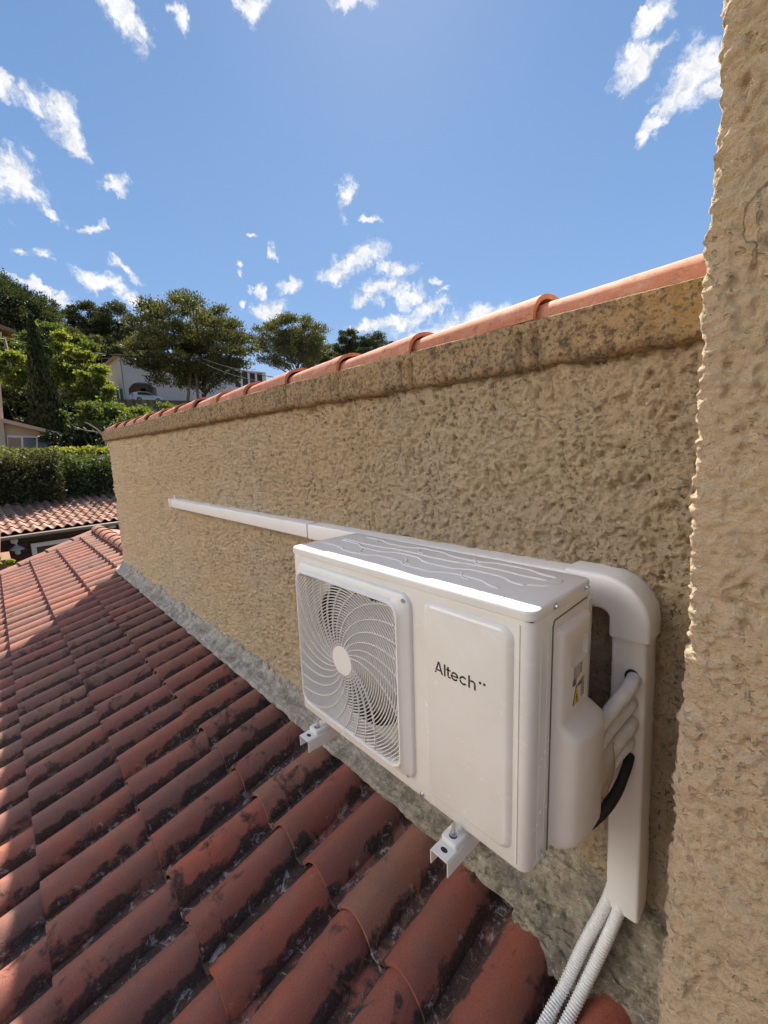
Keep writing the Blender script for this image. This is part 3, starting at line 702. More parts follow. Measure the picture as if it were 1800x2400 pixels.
for (hx, hz) in ((.494, -.052), (.494, -.498)):
    bm = bmesh.new(); V = []
    loft(bm, [[(AX+hx+(.0062 if hz > -.3 else .004)*math.cos(2*PI*k/20), AY-.0122, AZ+hz+(.005 if hz > -.3 else .003)*math.sin(2*PI*k/20)) for k in range(20)], [(AX+hx+.003*math.cos(2*PI*k/20), AY-.0118, AZ+hz+.0025*math.sin(2*PI*k/20)) for k in range(20)]], True, True)
    bm_obj('screw_hole', bm, plain('hole_shadow', (.28, .27, .26), .6), frame)
bm = bmesh.new()
RX0, RX1, RZ0, RZ1, RRD = .053, .477, -.486, -.066, .034
def inside(x, z):
    if not (RX0 < x < RX1 and RZ0 < z < RZ1): return False
    cx = min(max(x, RX0+RRD), RX1-RRD); cz = min(max(z, RZ0+RRD), RZ1-RRD)
    return math.hypot(x-cx, z-cz) < RRD
def ribbon(bm, pl, th, y0, y1):
    """pl: list of (x,z); ribbon of thickness th, from depth y0 to y1"""
    if len(pl) < 2: return
    R = []
    for i, (x, z) in enumerate(pl):
        x2, z2 = pl[min(i+1, len(pl)-1)]; x1, z1 = pl[max(i-1, 0)]; dx, dz = x2-x1, z2-z1; L = math.hypot(dx, dz) or 1; nx, nz = -dz/L*th/2, dx/L*th/2
        R.append([bm.verts.new((AX+x+s*nx, AY+y, AZ+z+s*nz)) for s, y in ((-1, y1), (-.8, y0), (.8, y0), (1, y1))])
    for a, b in zip(R, R[1:]):
        for k in range(4): bm.faces.new((a[k], a[(k+1) % 4], b[(k+1) % 4], b[k]))
r_ = .046
while r_ < .30:
    nn = max(48, int(r_*420)); runs = []; cur = []
    for k in range(nn+1):
        a = 2*PI*k/nn; x, z = FX+r_*math.cos(a), FZ+r_*math.sin(a)
        if inside(x, z): cur.append((x, z))
        else:
            if len(cur) > 1: runs.append(cur)
            cur = []
    if len(cur) > 1: runs.append(cur)
    for c in runs: ribbon(bm, c, .0021, -.0200, -.0150)
    r_ += .0083
bm_obj('grille_rings', bm, M_grille, frame)
bm = bmesh.new()
for k in range(26):
    pl = []; 
    for i in range(60):
        rr = .040+.27*i/59; a = 2*PI*k/28+1.05*((rr-.04)/.25)**.8*-1.0+.5
        x, z = FX+rr*math.cos(a), FZ+rr*math.sin(a)
        if inside(x, z): pl.append((x, z))
        elif pl: break
    ribbon(bm, pl, .0019, -.0212, -.0160)
bm_obj('grille_spokes', bm, M_grille, frame)
bm = bmesh.new(); n = 48
loft(bm, [ringv(.0405, -.012), ringv(.0405, -.021), ringv(.039, -.0225)] if False else [[(AX+FX+q*math.cos(2*PI*k/n), AY+y, AZ+FZ+q*math.sin(2*PI*k/n)) for k in range(n)] for q, y in ((.0415, -.012), (.0415, -.0205), (.040, -.0222))], False, True)
bm_obj('grille_badge', bm, M_grille, frame, angle=40)
# screws
bm = bmesh.new()
for p, ax in (((.803, .081, -.011), (1, 0, 0)), ((.803, .223, -.011), (1, 0, 0)), ((.801, .055, -.527), (1, 0, 0)), ((.53, -.001, -.530), (0, -1, 0))):
    s = bmesh.new(); q = MA @ Vector(p); cyl(s, q-Vector(ax)*.002, .0062, ax, .003, 14); cyl(s, q, .0042, ax, .0045, 6, .0038); bm_obj('screw', s, M_zinc, ac)
bm.free()
# side cover (lofted) with handle recess
up = [(.085, 0), (.0855, .009), (.090, .015), (.098, .0175), (.16, .0185), (.205, .0175), (.222, .014), (.230, .008), (.232, 0)]
lo = [(.085, 0), (.088, .024), (.095, .038), (.108, .047), (.150, .058), (.205, .058), (.234, .047), (.248, .028), (.252, 0)]
def lp(pr, z, k=1.0, sh=0): return [MA @ Vector((.8005+max(p*k, 0), y, z)) for y, p in pr]
def mixp(t_): return [(a[0]*(1-t_)+b[0]*t_, a[1]*(1-t_)+b[1]*t_) for a, b in zip(up, lo)]
bm = bmesh.new()
loft(bm, [lp(up, -.060, .05), lp(up, -.0615, .75), lp(up, -.0655, .97), lp(up, -.072), lp(up, -.252), lp(mixp(.12), -.259), lp(mixp(.78), -.275), lp(mixp(.95), -.280), lp(lo, -.288), lp(lo, -.497), lp(lo, -.512, .97), lp(lo, -.522, .88), lp(lo, -.527, .72)])
cover = bm_obj('service_cover', bm, M_cover, ac, angle=42)
bm = bmesh.new(); abox(bm, .8065, .84, .124, .206, -.148, -.100); bevel(bm, .006, 3, lambda e: abs((e.verts[0].co-e.verts[1].co).x) > .02); boolean(cover, bm); cover.data.set_sharp_from_angle(angle=math.radians(42))
# thin backing plate with seam
bm = bmesh.new()
PL = [(.080, -.536), (.080, -.050), (.086, -.042), (.232, -.038), (.240, -.046), (.258, -.31), (.258, -.536)]
loft(bm, [[MA @ Vector((.8+x, y, z)) for y, z in PL] for x in (-.001, .0022)]); bm_obj('cover_plate', bm, M_cover, ac)
bm = bmesh.new()
pts = [(.801, .0782, -.536), (.801, .0782, -.052), (.801, .084, -.0405), (.801, .233, -.0365)]
tube(bm, [MA @ Vector(p) for p in pts], .0011, 6); bm_obj('cover_seam', bm, plain('seam_dark', (.12, .11, .10), .7), ac)
bm = bmesh.new(); abox(bm, .0015, .7985, .0015, .2605, -.0207, -.0193); bm_obj('lid_seam', bm, plain('gasket_dark', (.10, .095, .09), .7), ac)
# paper label behind the cover
bm = bmesh.new(); abox(bm, .8005, .8035, .239, .2605, -.30, -.034); lab = bm_obj('spec_label', bm, plain('label_white', (.80, .80, .80), .4), ac)
bm = bmesh.new(); rl = random.Random(5); z = -.045
while z > -.29:
    y = .241
    while y < .257:
        L = rl.uniform(.002, .006); abox(bm, .8036, .8038, y, min(y+L, .2585), z-.0011, z); y += L+.0015
    z -= .0042
bm_obj('label_print', bm, M_ink, lab)
# markings on the cover
def on_cover(y, z, d=0): return MA @ Vector((.8005+.0188+d, y, z))
bm = bmesh.new(); L = [(.1365, -.2335), (.1505, -.193), (.166, -.2335)]
loft(bm, [[on_cover(y, z, d) for y, z in L] for d in (-.001, .0004)]); wl = bm_obj('warning_triangle', bm, M_ink, cover)
cx, cz = .151, -.2205
bm = bmesh.new(); loft(bm, [[on_cover(cx+(y-cx)*.84, cz+(z-cz)*.84, d) for y, z in L] for d in (.0, .0012)]); bm_obj('triangle_fill', bm, M_yellow, cover)
bm = bmesh.new(); fl = [(.1492, -.2235), (.1478, -.219), (.1492, -.2145), (.1506, -.2095), (.152, -.2145), (.1535, -.219), (.152, -.2235)]
loft(bm, [[on_cover(y, z, d) for y, z in fl] for d in (.0004, .0016)]); loft(bm, [[on_cover(y, z, d) for y, z in ((.146, -.2275), (.146, -.2265), (.156, -.2265), (.156, -.2275))] for d in (.0004, .0016)])
bm_obj('flame_symbol', bm, M_ink, cover)
bm = bmesh.new()
def rect(y0, y1, z0, z1): loft(bm, [[on_cover(y, z, d) for y, z in ((y0, z0), (y0, z1), (y1, z1), (y1, z0))] for d in (-.0005, .0003)])
for k in range(7):   # vertical columns of small print
    yc = .138+.0060*k; z = -.152
    while z > (-.178 if k < 5 else -.174):
        L = rl.uniform(.0015, .006); rect(yc, yc+.0008 if k % 3 else yc+.0014, z-L, z); z -= L+.0016
for k in range(3):
    yc = .176+.006*k; z = -.188
    while z > -.228: L = rl.uniform(.0015, .005); rect(yc, yc+.0009, z-L, z); z -= L+.0018
rect(.134, .1355, -.191, -.180); rect(.1475, .149, -.191, -.180); rect(.134, .149, -.181, -.1796); rect(.134, .149, -.1915, -.190); rect(.1408, .1420, -.191, -.180); rect(.137, .140, -.187, -.186); rect(.143, .146, -.187, -.186)
bm_obj('cover_print', bm, M_ink, cover)
cu = bpy.data.curves.new('t', 'FONT'); cu.body = 'A2L'; cu.size = .013; cu.extrude = .0003
to = bpy.data.objects.new('t', cu); col.objects.link(to); to.matrix_world = Matrix.Translation(on_cover(.156, -.200)) @ Matrix(((0, 0, 1, 0), (1, 0, 0, 0), (0, 1, 0, 0), (0, 0, 0, 1)))
bpy.context.view_layer.update(); me = bpy.data.meshes.new_from_object(to.evaluated_get(bpy.context.evaluated_depsgraph_get())); me.transform(to.matrix_world)
bpy.data.objects.remove(to); me.transform((ac.matrix_basis).inverted()); me.materials.clear(); me.materials.append(M_ink); o = bpy.data.objects.new('refrigerant_class', me); col.objects.link(o); o.parent = cover
# brand lettering on the front: stroke built, with the stencil cuts
bm = bmesh.new()
TX, TZ, S = .583, -.1905, .0268
def quad(p): loft(bm, [[MA @ Vector((TX+x*S, y, TZ+z*S)) for x, z in p] for y in (-.0085, -.00955)])
def arc(cx, cz, r, t_, a0, a1, n=14):
    for k in range(n):
        b0, b1 = math.radians(a0+(a1-a0)*k/n), math.radians(a0+(a1-a0)*(k+1)/n)
        quad([(cx+(r-t_)*math.cos(b0), cz+(r-t_)*math.sin(b0)), (cx+r*math.cos(b0), cz+r*math.sin(b0)), (cx+r*math.cos(b1), cz+r*math.sin(b1)), (cx+(r-t_)*math.cos(b1), cz+(r-t_)*math.sin(b1))])
tk = .145
quad([(0, 0), (.15, 0), (.20, .15), (.05, .15)]); quad([(.07, .22), (.22, .22), (.46, 1), (.34, 1)])      # A left leg, cut
quad([(.36, 1), (.50, 1), (.84, 0), (.69, 0)]); quad([(.24, .22), (.60, .22), (.565, .345), (.285, .345)])
quad([(.95, 0), (.95+tk, 0), (.95+tk, 1), (.95, 1)])                                                     # l
quad([(1.28, .16), (1.28+tk, .10), (1.28+tk, .92), (1.28, .92)]); quad([(1.16, .60), (1.60, .60), (1.60, .72), (1.16, .72)]); quad([(1.32, .02), (1.60, .0), (1.60, .12), (1.36, .13)])
arc(1.98, .35, .36, tk, 0, 150, 16); arc(1.98, .35, .36, tk, 165, 325, 16); quad([(1.66, .30), (2.33, .30), (2.33, .41), (1.66, .41)])   # e
arc(2.80, .35, .36, tk, 40, 172, 14); arc(2.80, .35, .36, tk, 186, 320, 14)                              # c
quad([(3.26, 0), (3.26+tk, 0), (3.26+tk, 1), (3.26, 1)]); arc(3.62, .40, .30, tk, 0, 135, 12); quad([(3.775, 0), (3.92, 0), (3.92, .42), (3.775, .42)])  # h
for c in (4.30, 4.66): arc(c, .78, .105, .105, 0, 360, 16)
bm_obj('front_lettering', bm, M_ink, body)

# ------------------------------------------------------------ wall brackets
for (x0, bx, nm) in ((.097, .083, 'left'), (.615, .633, 'right')):
    br = empty('wall_bracket', (AX+x0, 1.08, -.89), 'white steel wall bracket with bolt under the '+('fan end' if nm == 'left' else 'plain panel end')+' of the air conditioner', 'bracket', 'wall brackets carrying the air conditioner')
    z1 = -.8505; xa, xb = AX+x0, AX+x0+.047; y0, y1 = .585, 1.085
    bm = bmesh.new(); t_ = .0022
    def chan(y, dz=0): return [(xa, y, z1-.036), (xa, y, z1-.003), (xa+.003, y, z1), (xb-.003, y, z1), (xb, y, z1-.003), (xb, y, z1-.036), (xb-t_, y, z1-.036), (xb-t_, y, z1-t_-.001), (xa+t_, y, z1-t_-.001), (xa+t_, y, z1-.036)]
    loft(bm, [chan(y0), chan(y1)])
    arm = bm_obj('arm', bm, M_brk, br)
    bm = bmesh.new(); loft(bm, [[(xa+.0235+.0085*math.cos(a), .603+.0055*math.sin(a), z) for a in np.linspace(0, 2*PI, 20, endpoint=False)] for z in (z1-.0005, z1+.0003)]); bm_obj('slot', bm, M_black, arm)
    bm = bmesh.new(); box(bm, AX+x0-.02, AX+x0+.067, 1.068, 1.082, -1.12, -.83); bevel(bm, .002, 1); bm_obj('upright', bm, M_brk, br)
    # foot of the unit, clamped to the arm
    bm = bmesh.new(); box(bm, xa+.002, xb-.004+.001, .617, .72, z1+.0008, z1+.0125); bevel(bm, .007, 3, lambda e: abs((e.verts[0].co-e.verts[1].co).z) > .009); bevel(bm, .003, 2, lambda e: min(v.co.z for v in e.verts) > z1+.011 and e.calc_face_angle(0) > .3)
    ft = bm_obj('foot', bm, M_white, ac, angle=50)
    bm = bmesh.new(); c = (xa+.0225, .638, z1+.012); cyl(bm, c, .0095, (0, 0, 1), .0018, 20); cyl(bm, (c[0], c[1], c[2]+.0018), .0075, (0, 0, 1), .006, 6); tube(bm, [(c[0], c[1], c[2]+.005+k*.0012) for k in range(18)], [.0038+.0005*(k % 2) for k in range(18)], 10); bm_obj('bolt', bm, M_zinc, br, angle=35)
    bm = bmesh.new(); cyl(bm, (c[0]+.001, c[1]-.003, z1+.0112), .0095, (0, 0, 1), .0018, 20); bm_obj('slot_opening', bm, M_black, br)
    bm = bmesh.new(); cyl(bm, (c[0]-.0, c[1]+.026, z1+.0115), .008, (0, 0, 1), .0022, 20, .006); bm_obj('dimple', bm, M_white, ft, smooth=True)

# ------------------------------------------------------------ trunking
tr = empty('cable_trunking', (-.28, 1.09, -1.2), 'white plastic pipe trunking running along the wall and turning down beside the air conditioner', 'trunking')
def sect(c, t_, s, w_, y0, y1, r=.006):
    """section in plane normal to t_: s = in-wall-plane side vector"""
    c = Vector(c); s = Vector(s); o_ = []
    for (u, y) in ((-w_/2, y1), (-w_/2, y0+r), (-w_/2+r*.3, y0+r*.3), (-w_/2+r, y0), (w_/2-r, y0), (w_/2-r*.3, y0+r*.3), (w_/2, y0+r), (w_/2, y1)):
        o_.append((c.x+s.x*u, y, c.z+s.z*u))
    return o_
def run(name, path, w_, y0, y1=1.088, r=.006, capped=True):
    bm = bmesh.new(); L = []
    for i, p in enumerate(path):
        a = Vector(path[min(i+1, len(path)-1)]); b = Vector(path[max(i-1, 0)]); t_ = (a-b); t_.y = 0; t_.normalize(); s = Vector((-t_.z, 0, t_.x))
        L.append(sect(p, t_, s, w_[i] if hasattr(w_, '__len__') else w_, y0, y1, r))
    loft(bm, L, capped, capped); return bm_obj(name, bm, M_pvc, tr, angle=45)
zc = lambda x: -.362-.012*(x+1.55)/-1.98+.012*(x+1.55)/1.2*(1 if x > -1.55 else 0)
run('trunking_cover', [(-3.60, 0, zc(-3.60)), (-1.60, 0, zc(-1.60))], .066, 1.022)
run('trunking_end_cap', [(-3.612, 0, zc(-3.6)), (-3.575, 0, zc(-3.58))], .072, 1.018)
run('trunking_cover', [(-1.60, 0, zc(-1.6)), (-.40, 0, -.352)], .069, 1.018)
run('joint_line', [(-1.608, 0, zc(-1.6)), (-1.603, 0, zc(-1.6))], .0695, 1.0178).data.materials[0] = plain('joint_grey', (.3, .3, .32), .6)
bm = bmesh.new(); box(bm, -3.60, -3.575, 1.055, 1.07, -.345, -.318); bevel(bm, .004, 2); bm_obj('cap_tab', bm, M_pvc, tr)
path = [(-.425, 0, -.347), (-.368, 0, -.347)]
for a in np.linspace(PI/2, 0, 12): path.append((-.343+.064*math.cos(a), 0, -.411+.064*math.sin(a)))
path += [(-.279, 0, -.436), (-.2785, 0, -.446)]
run('trunking_elbow', path, .084, .999, r=.009)
vl = run('trunking_cover', [(-.281, 0, -.43), (-.262, 0, -1.172)], .073, 1.010, r=.007)
# holes for the pipes
for (z, ry, rz) in ((-.537, .016, .020), (-.593, .013, .012), (-.643, .016, .014), (-.693, .012, .012), (-.735, .014, .015)):
    bm = bmesh.new(); loft(bm, [[(-.268+ry*math.cos(a), y, z+rz*math.sin(a)) for a in np.linspace(0, 2*PI, 20, endpoint=False)] for y in (1.0072, 1.0076)][::-1]); bm_obj('pipe_hole', bm, M_black, vl)
# ------------------------------------------------------------ pipes
pipes = [((-.330, .865, -.705), (-.315, .895, -.655), (-.285, .935, -.590), (-.264, .975, -.545), (-.264, 1.012, -.537), .0165, 'white taped pipe, topmost of those entering the trunking'),
 ((-.330, .885, -.735), (-.308, .915, -.690), (-.284, .955, -.635), (-.266, .985, -.600), (-.264, 1.012, -.593), .0135, 'white taped pipe, second from the top beside the trunking'),
 ((-.325, .890, -.760), (-.300, .930, -.725), (-.275, .960, -.672), (-.262, .988, -.646), (-.264, 1.012, -.643), .0160, 'white taped pipe, third from the top beside the trunking'),
 ((-.325, .895, -.800), (-.298, .930, -.765), (-.276, .965, -.715), (-.264, .990, -.695), (-.266, 1.012, -.693), .0125, 'white taped pipe, lowest of the taped ones beside the trunking')]
for *pts, rad, lb in pipes:
    bm = bmesh.new(); sp = spline(pts, 14); tube(bm, sp, [rad*.94*(1+.035*math.sin(i*2.1)+.015*math.sin(i*.7)) for i in range(len(sp))], 16)
    tag(bm_obj('taped_pipe', bm, M_tape, smooth=True), lb, 'pipe', 'taped pipes between unit and trunking')
bm = bmesh.new(); sp = spline([(-.310, .90, -.885), (-.292, .925, -.850), (-.272, .955, -.800), (-.262, .982, -.750), (-.264, 1.012, -.732)], 8); tube(bm, sp, [.8*q_ for q_ in [.006, .008, .009, .010, .011, .011, .012, .013, .014, .0145, .015, .0155, .0155, .0155, .015, .0145, .0145, .014, .014, .0135, .013, .013, .013, .013, .013, .013, .013, .013, .013, .013, .013, .013, .013][:len(sp)]], 14)
tag(bm_obj('foam_sleeve', bm, M_black, smooth=True), 'black foam insulated pipe curving up into the trunking', 'pipe')
V = []; 
for i in range(14):
    t_ = i/13
    for j in range(14):
        s = j/13; a = -1.2+2.6*s
        V.append((-.305+.034*t_*(.45+.55*math.sin(PI*min(1, s*.9+.12)))+.002*math.sin(t_*9+s*4), .905-.018*math.sin(PI*t_)*math.sin(PI*s)+.03*t_+.004*math.sin(7*s+3*t_), -.690-.115*s+.035*t_*(1-s)+.004*math.sin(6*t_+5*s)))
o = mesh_obj('beige_wrap', V, grid_faces(14, 14), M_sheet, None, True); sm = o.modifiers.new('s', 'SOLIDIFY'); sm.thickness = .0015
tag(o, 'beige plastic sheet wrapped round the pipes behind the service cover', 'wrap')
# corrugated conduits
def zr(y, e=.012): return roofz(y)+e
for k, (dx, lb) in enumerate(((0, 'white corrugated conduit leaving the trunking foot, nearer the air conditioner'), (.036, 'white corrugated conduit leaving the trunking foot, nearer the house wall'))):
    sp = spline([(-.288+dx*.75, 1.035, -1.12), (-.300+dx*.8, 1.012, -1.185), (-.328+dx, .965, -1.28), (-.350+dx, .90, -1.37+.004*k), (-.362+dx, .82, zr(.82)), (-.38+dx, .6, zr(.6)), (-.42+dx, .2, zr(.2)), (-.48+dx, -.6, zr(-.6))], 12)
    # resample evenly
    q = [sp[0]]; acc = 0
    for a, b in zip(sp, sp[1:]):
        L = (b-a).length; n = max(1, int(L/.0016)); 
        for i in range(1, n+1): q.append(a.lerp(b, i/n))
    bm = bmesh.new(); tube(bm, q, [.0135+.0016*math.sin(i*2*PI/4) for i in range(len(q))], 14)
    tag(bm_obj('corrugated_conduit', bm, M_conduit, smooth=True), lb, 'conduit', 'corrugated conduits under the trunking')
#BACKGROUND
# ============================================================ surroundings
def smooth_interp(x, xs, ys): return np.interp(x, xs, ys)
GR = [0, 13, 17, 22, 30, 62, 66.8, 67.4, 82, 90, 102, 132, 186, 465, 1400]
GZ = [-5.2, -5.0, -3.4, -2.4, -.2, 3.0, 3.6, 6.9, 7.0, 12.5, 19, 28, 34, 40, 40]
def ground_z(x, y):
    r = np.hypot(x, y); th = np.degrees(np.arctan2(y, -x))
    z = np.interp(r, GR, GZ); side = np.clip((th-32)/18, 0, 1)
    z = np.where(r > 78, 7.0+(z-7.0)*(1-np.clip((th-14)/10, 0, 1)*.98)-np.clip(r-85, 0, 400)*.03*np.clip((th-14)/10, 0, 1), z)-np.clip(r-75, 0, 90)*.1*side
    z = z+np.clip((6-th)/8, 0, 1)*np.clip(r-68, 0, 46)*.10
    return np.where(np.abs(th) > 100, np.interp(r, [0, 1400], [-5.2, -12]), z)
rs = np.concatenate([np.linspace(0, 12, 8), np.arange(13, 66, 1.4), [66.8, 67.4], np.arange(68.5, 112, 1.4), np.geomspace(114, 1400, 24)])
ths = np.radians(np.arange(-180, 180.1, 2)); R_, T_ = np.meshgrid(rs, ths, indexing='ij')
X_ = (-R_*np.cos(T_)).ravel(); Y_ = (R_*np.sin(T_)).ravel(); Z_ = ground_z(X_, Y_)
P = np.stack([X_, Y_, Z_], 1); P[:, 2] += .25*fbm(P*.15, 3)*np.clip(R_.ravel()/30, 0, 1)*np.where((R_.ravel() > 62) & (R_.ravel() < 86), .1, 1)
m, t, b = mat('hillside_soil'); g = geo(t)
c = mix(t, ramp(t, noise(t, g, .35, 6, .65), [(.4, 0.), (.6, 1.)]), (.16, .12, .075), (.055, .075, .025)); c = mix(t, ramp(t, noise(t, g, 3, 5, .7), [(.5, 0.), (.7, .6)]), c, (.27, .22, .15))
t.links.new(c, b.inputs['Base Color']); b.inputs['Roughness'].default_value = 1; bump(t, b, noise(t, g, 4, 6, .7), .15, 1)
tag(mesh_obj('ground', P, grid_faces(len(rs), len(ths)), m, None, True), kind='structure')

def leaf_mat(name, c1, c2, trans=.35, rough=.6):
    m, t, b = mat(name); v = attr(t, 'tint')
    c = ramp(t, v, [(0, c1), (1, c2)]); t.links.new(c, b.inputs['Base Color']); b.inputs['Roughness'].default_value = rough; b.inputs['Specular IOR Level'].default_value = .25
    tr_ = t.nodes.new('ShaderNodeBsdfTranslucent'); t.links.new(mix(t, 1.0, c, (1.5, 1.6, .6), 'MULTIPLY'), tr_.inputs[0])
    ms = t.nodes.new('ShaderNodeMixShader'); ms.inputs[0].default_value = trans; t.links.new(b.outputs[0], ms.inputs[1]); t.links.new(tr_.outputs[0], ms.inputs[2])
    t.links.new(ms.outputs[0], t.nodes['Material Output'].inputs[0]); return m
M_bark = plain('pine_bark', (.10, .075, .055), .95, 0, .3, 5); M_pole = plain('pole_wood', (.17, .12, .085), .9, 0, .3, 4)
LM = {'pine': leaf_mat('pine_needles', (.042, .048, .025), (.125, .122, .060), .28), 'darkpine': leaf_mat('dark_needles', (.030, .042, .022), (.075, .085, .038), .2),
      'bright': leaf_mat('bright_leaves', (.075, .10, .025), (.24, .25, .06), .42), 'mid': leaf_mat('mid_leaves', (.045, .066, .025), (.12, .145, .05), .32),
      'cypress': leaf_mat('cypress_scales', (.014, .022, .010), (.042, .056, .020), .12), 'hedge': leaf_mat('hedge_leaves', (.038, .046, .022), (.16, .16, .075), .3), 'lime': leaf_mat('lime_leaves', (.12, .135, .028), (.27, .27, .055), .42)}
def leaves(C, s, aspect=.45, up=0.0, rng=RNG, dirs=None):
    n = len(C); d = rng.normal(size=(n, 3)) if dirs is None else dirs+rng.normal(size=(n, 3))*.45
    d[:, 2] += up; d /= np.linalg.norm(d, axis=1)[:, None]
    e = np.cross(d, rng.normal(size=(n, 3))); e /= np.linalg.norm(e, axis=1)[:, None]
    L = s*rng.uniform(.6, 1.3, n)[:, None]
    V = np.stack([C-d*L*.5, C+e*L*aspect*.5, C+d*L*.5, C-e*L*aspect*.5], 1).reshape(-1, 3)
    return V
def foliage_mesh(name, C, s, m, par, aspect=.45, up=0., tint=None, dirs=None):
    V = leaves(C, s, aspect, up, dirs=dirs); Fq = np.arange(len(V)).reshape(-1, 4)
    if tint is None: tint = RNG.uniform(0, 1, len(C))
    return mesh_obj(name, V, Fq, m, par, False, {'tint': np.repeat(tint, 4)})
def ball(n, rng=RNG):
    v = rng.normal(size=(n, 3)); v /= np.linalg.norm(v, axis=1)[:, None]; return v
def limb_tubes(par, base, tips, r0, m=None, fork=.45):
    bm = bmesh.new(); base = Vector(base); top = sum((Vector(t_) for t_ in tips), Vector())/len(tips)
    f_ = base.lerp(Vector((base.x*.4+top.x*.6, base.y*.4+top.y*.6, top.z)), fork); sway = Vector((random.uniform(-.2, .2), random.uniform(-.2, .2), 0))
    tube(bm, spline([base, base.lerp(f_, .5)+sway*.6, f_], 5), [r0*(1-.035*i) for i in range(11)], 8)
    trunk = bm_obj('trunk', bm, m or M_bark, par, smooth=True)
    bm = bmesh.new()
    for t_ in tips:
        t_ = Vector(t_); q = f_.lerp(top, random.uniform(-.05, .5)); mid_ = q.lerp(t_, .5)+Vector((random.uniform(-.4, .4), random.uniform(-.4, .4), random.uniform(-.5, .1)))*(t_-q).length*.18
        tube(bm, spline([q, mid_, t_], 4), [r0*.42*(1-.1*i) for i in range(9)], 6)
    bm_obj('branches', bm, m or M_bark, trunk, smooth=True)
def umbrella_tree(label, base, cen, rx, rz, nclump, nleaf, s, kind='pine', group=None, name='pine_tree', cat='pine tree', r0=.2, flat=.55, lower=-.35, up=.8, cr=.24, asp=.42):
    cen = np.array(cen, float)
    if math.hypot(cen[0], cen[1]) > 50: rx, rz, s, r0 = rx*1.55, rz*1.55, s*1.5, r0*1.6
    par = empty(name, tuple(base), label, cat, group)
    cl = []
    k = 0
    while len(cl) < nclump and k < 9999:
        k += 1; ph = (k*.618034) % 1; v = np.array([0, 0, 1-2*((k*.7548777) % 1)]); q_ = math.sqrt(max(0, 1-v[2]**2)); v[0], v[1] = q_*math.cos(2*PI*ph), q_*math.sin(2*PI*ph)
        rr = RNG.uniform(.50, 1)**.5 if k % 3 else RNG.uniform(.05, .5)
        if v[2] < lower: continue
        p = cen+v*np.array([rx, rx, rz])*rr*RNG.uniform(.82, 1.0)
        if all(np.linalg.norm((p-q)/np.array([1, 1, .7])) > rx*cr*.5 for q, _ in cl): cl.append((p, rx*cr*RNG.uniform(.75, 1.25)))
    C, D, T = [], [], []
    for p, r in cl:
        n = int(nleaf/len(cl)*(r/(rx*cr))**2); v = ball(n); rad = RNG.uniform(.05, 1, n)**.5*(.85+.65*perlin(v*1.6+p*3)+.25*perlin(v*4+p))
        sub = p+v*rad[:, None]*np.array([r, r, r*flat]); C.append(sub); D.append(v); T.append(np.clip(RNG.uniform(0, .5, n)+RNG.uniform(0, .5), 0, 1))
    C = np.concatenate(C); D = np.concatenate(D); D[:, 2] += up
    foliage_mesh('crown', C, s, LM[kind], par, asp, dirs=D, tint=np.concatenate(T))
    idx = sorted(range(len(cl)), key=lambda i: -np.linalg.norm(cl[i][0]-cen))[:min(16, len(cl))]
    limb_tubes(par, base, [tuple(cl[i][0]) for i in idx], r0)
    return par
def gz(p): return float(ground_z(np.array([p[0]]), np.array([p[1]]))[0])
def based(p): return (p[0], p[1], gz(p)-.1)
# the big stone pine in front of the white house
c = at(452, 806, 58.9); b_ = at(478, 930, 58.9)
umbrella_tree('large round headed stone pine in front of the white house', based(b_), c, 4.9, 3.75, 115, 62000, .21, 'pine', 'pines on the hillside', r0=.26, lower=-.8, cr=.21)
c2 = at(350, 845, 57.4); C = c2+ball(1500)*RNG.uniform(.3, 1, 1500)[:, None]*np.array([2.4, 2.9, 1.1])
# its low drooping side branch is part of the same pine
par = [o for o in col.objects if o.name == 'pine_tree'][0]
foliage_mesh('low_bough', C, .42, LM['pine'], par, .35, .3)
C = at(465, 878, 57.5)+ball(7000)*RNG.uniform(.15, 1, 7000)[:, None]*np.array([2.4, 5.0, 2.3]); C = C[fbm(C*.9, 2) > -.12]; foliage_mesh('low_bough', C, .36, LM['pine'], par, .3, .3)
c = at(682, 806, 74.4); umbrella_tree('round headed pine beside and behind the large stone pine', based(at(700, 880, 74.4)), c, 4.2, 3.2, 85, 40000, .21, 'pine', 'pines on the hillside', lower=-.85, cr=.24)
for (px, py, d_, rx, rz, lb) in ((822, 815, 58, 2.3, 2.5, 'small dark pine peeping over the coping, left of the pair'), (885, 825, 60, 2.9, 2.5, 'small dark pine peeping over the coping, right of the pair'), (765, 850, 56, 2.6, 2.2, 'low olive coloured pine between the round pine and the small dark pair'),
    (935, 835, 62, 1.8, 1.6, 'low dark pine top furthest to the right along the coping')):
    c = at(px, py, d_*1.55); umbrella_tree(lb, based(c), c, rx, rz, 42, 15000, .24, 'darkpine' if px > 800 else 'pine', 'pines on the hillside', r0=.12, up=1.0, cr=.34, lower=-.9)
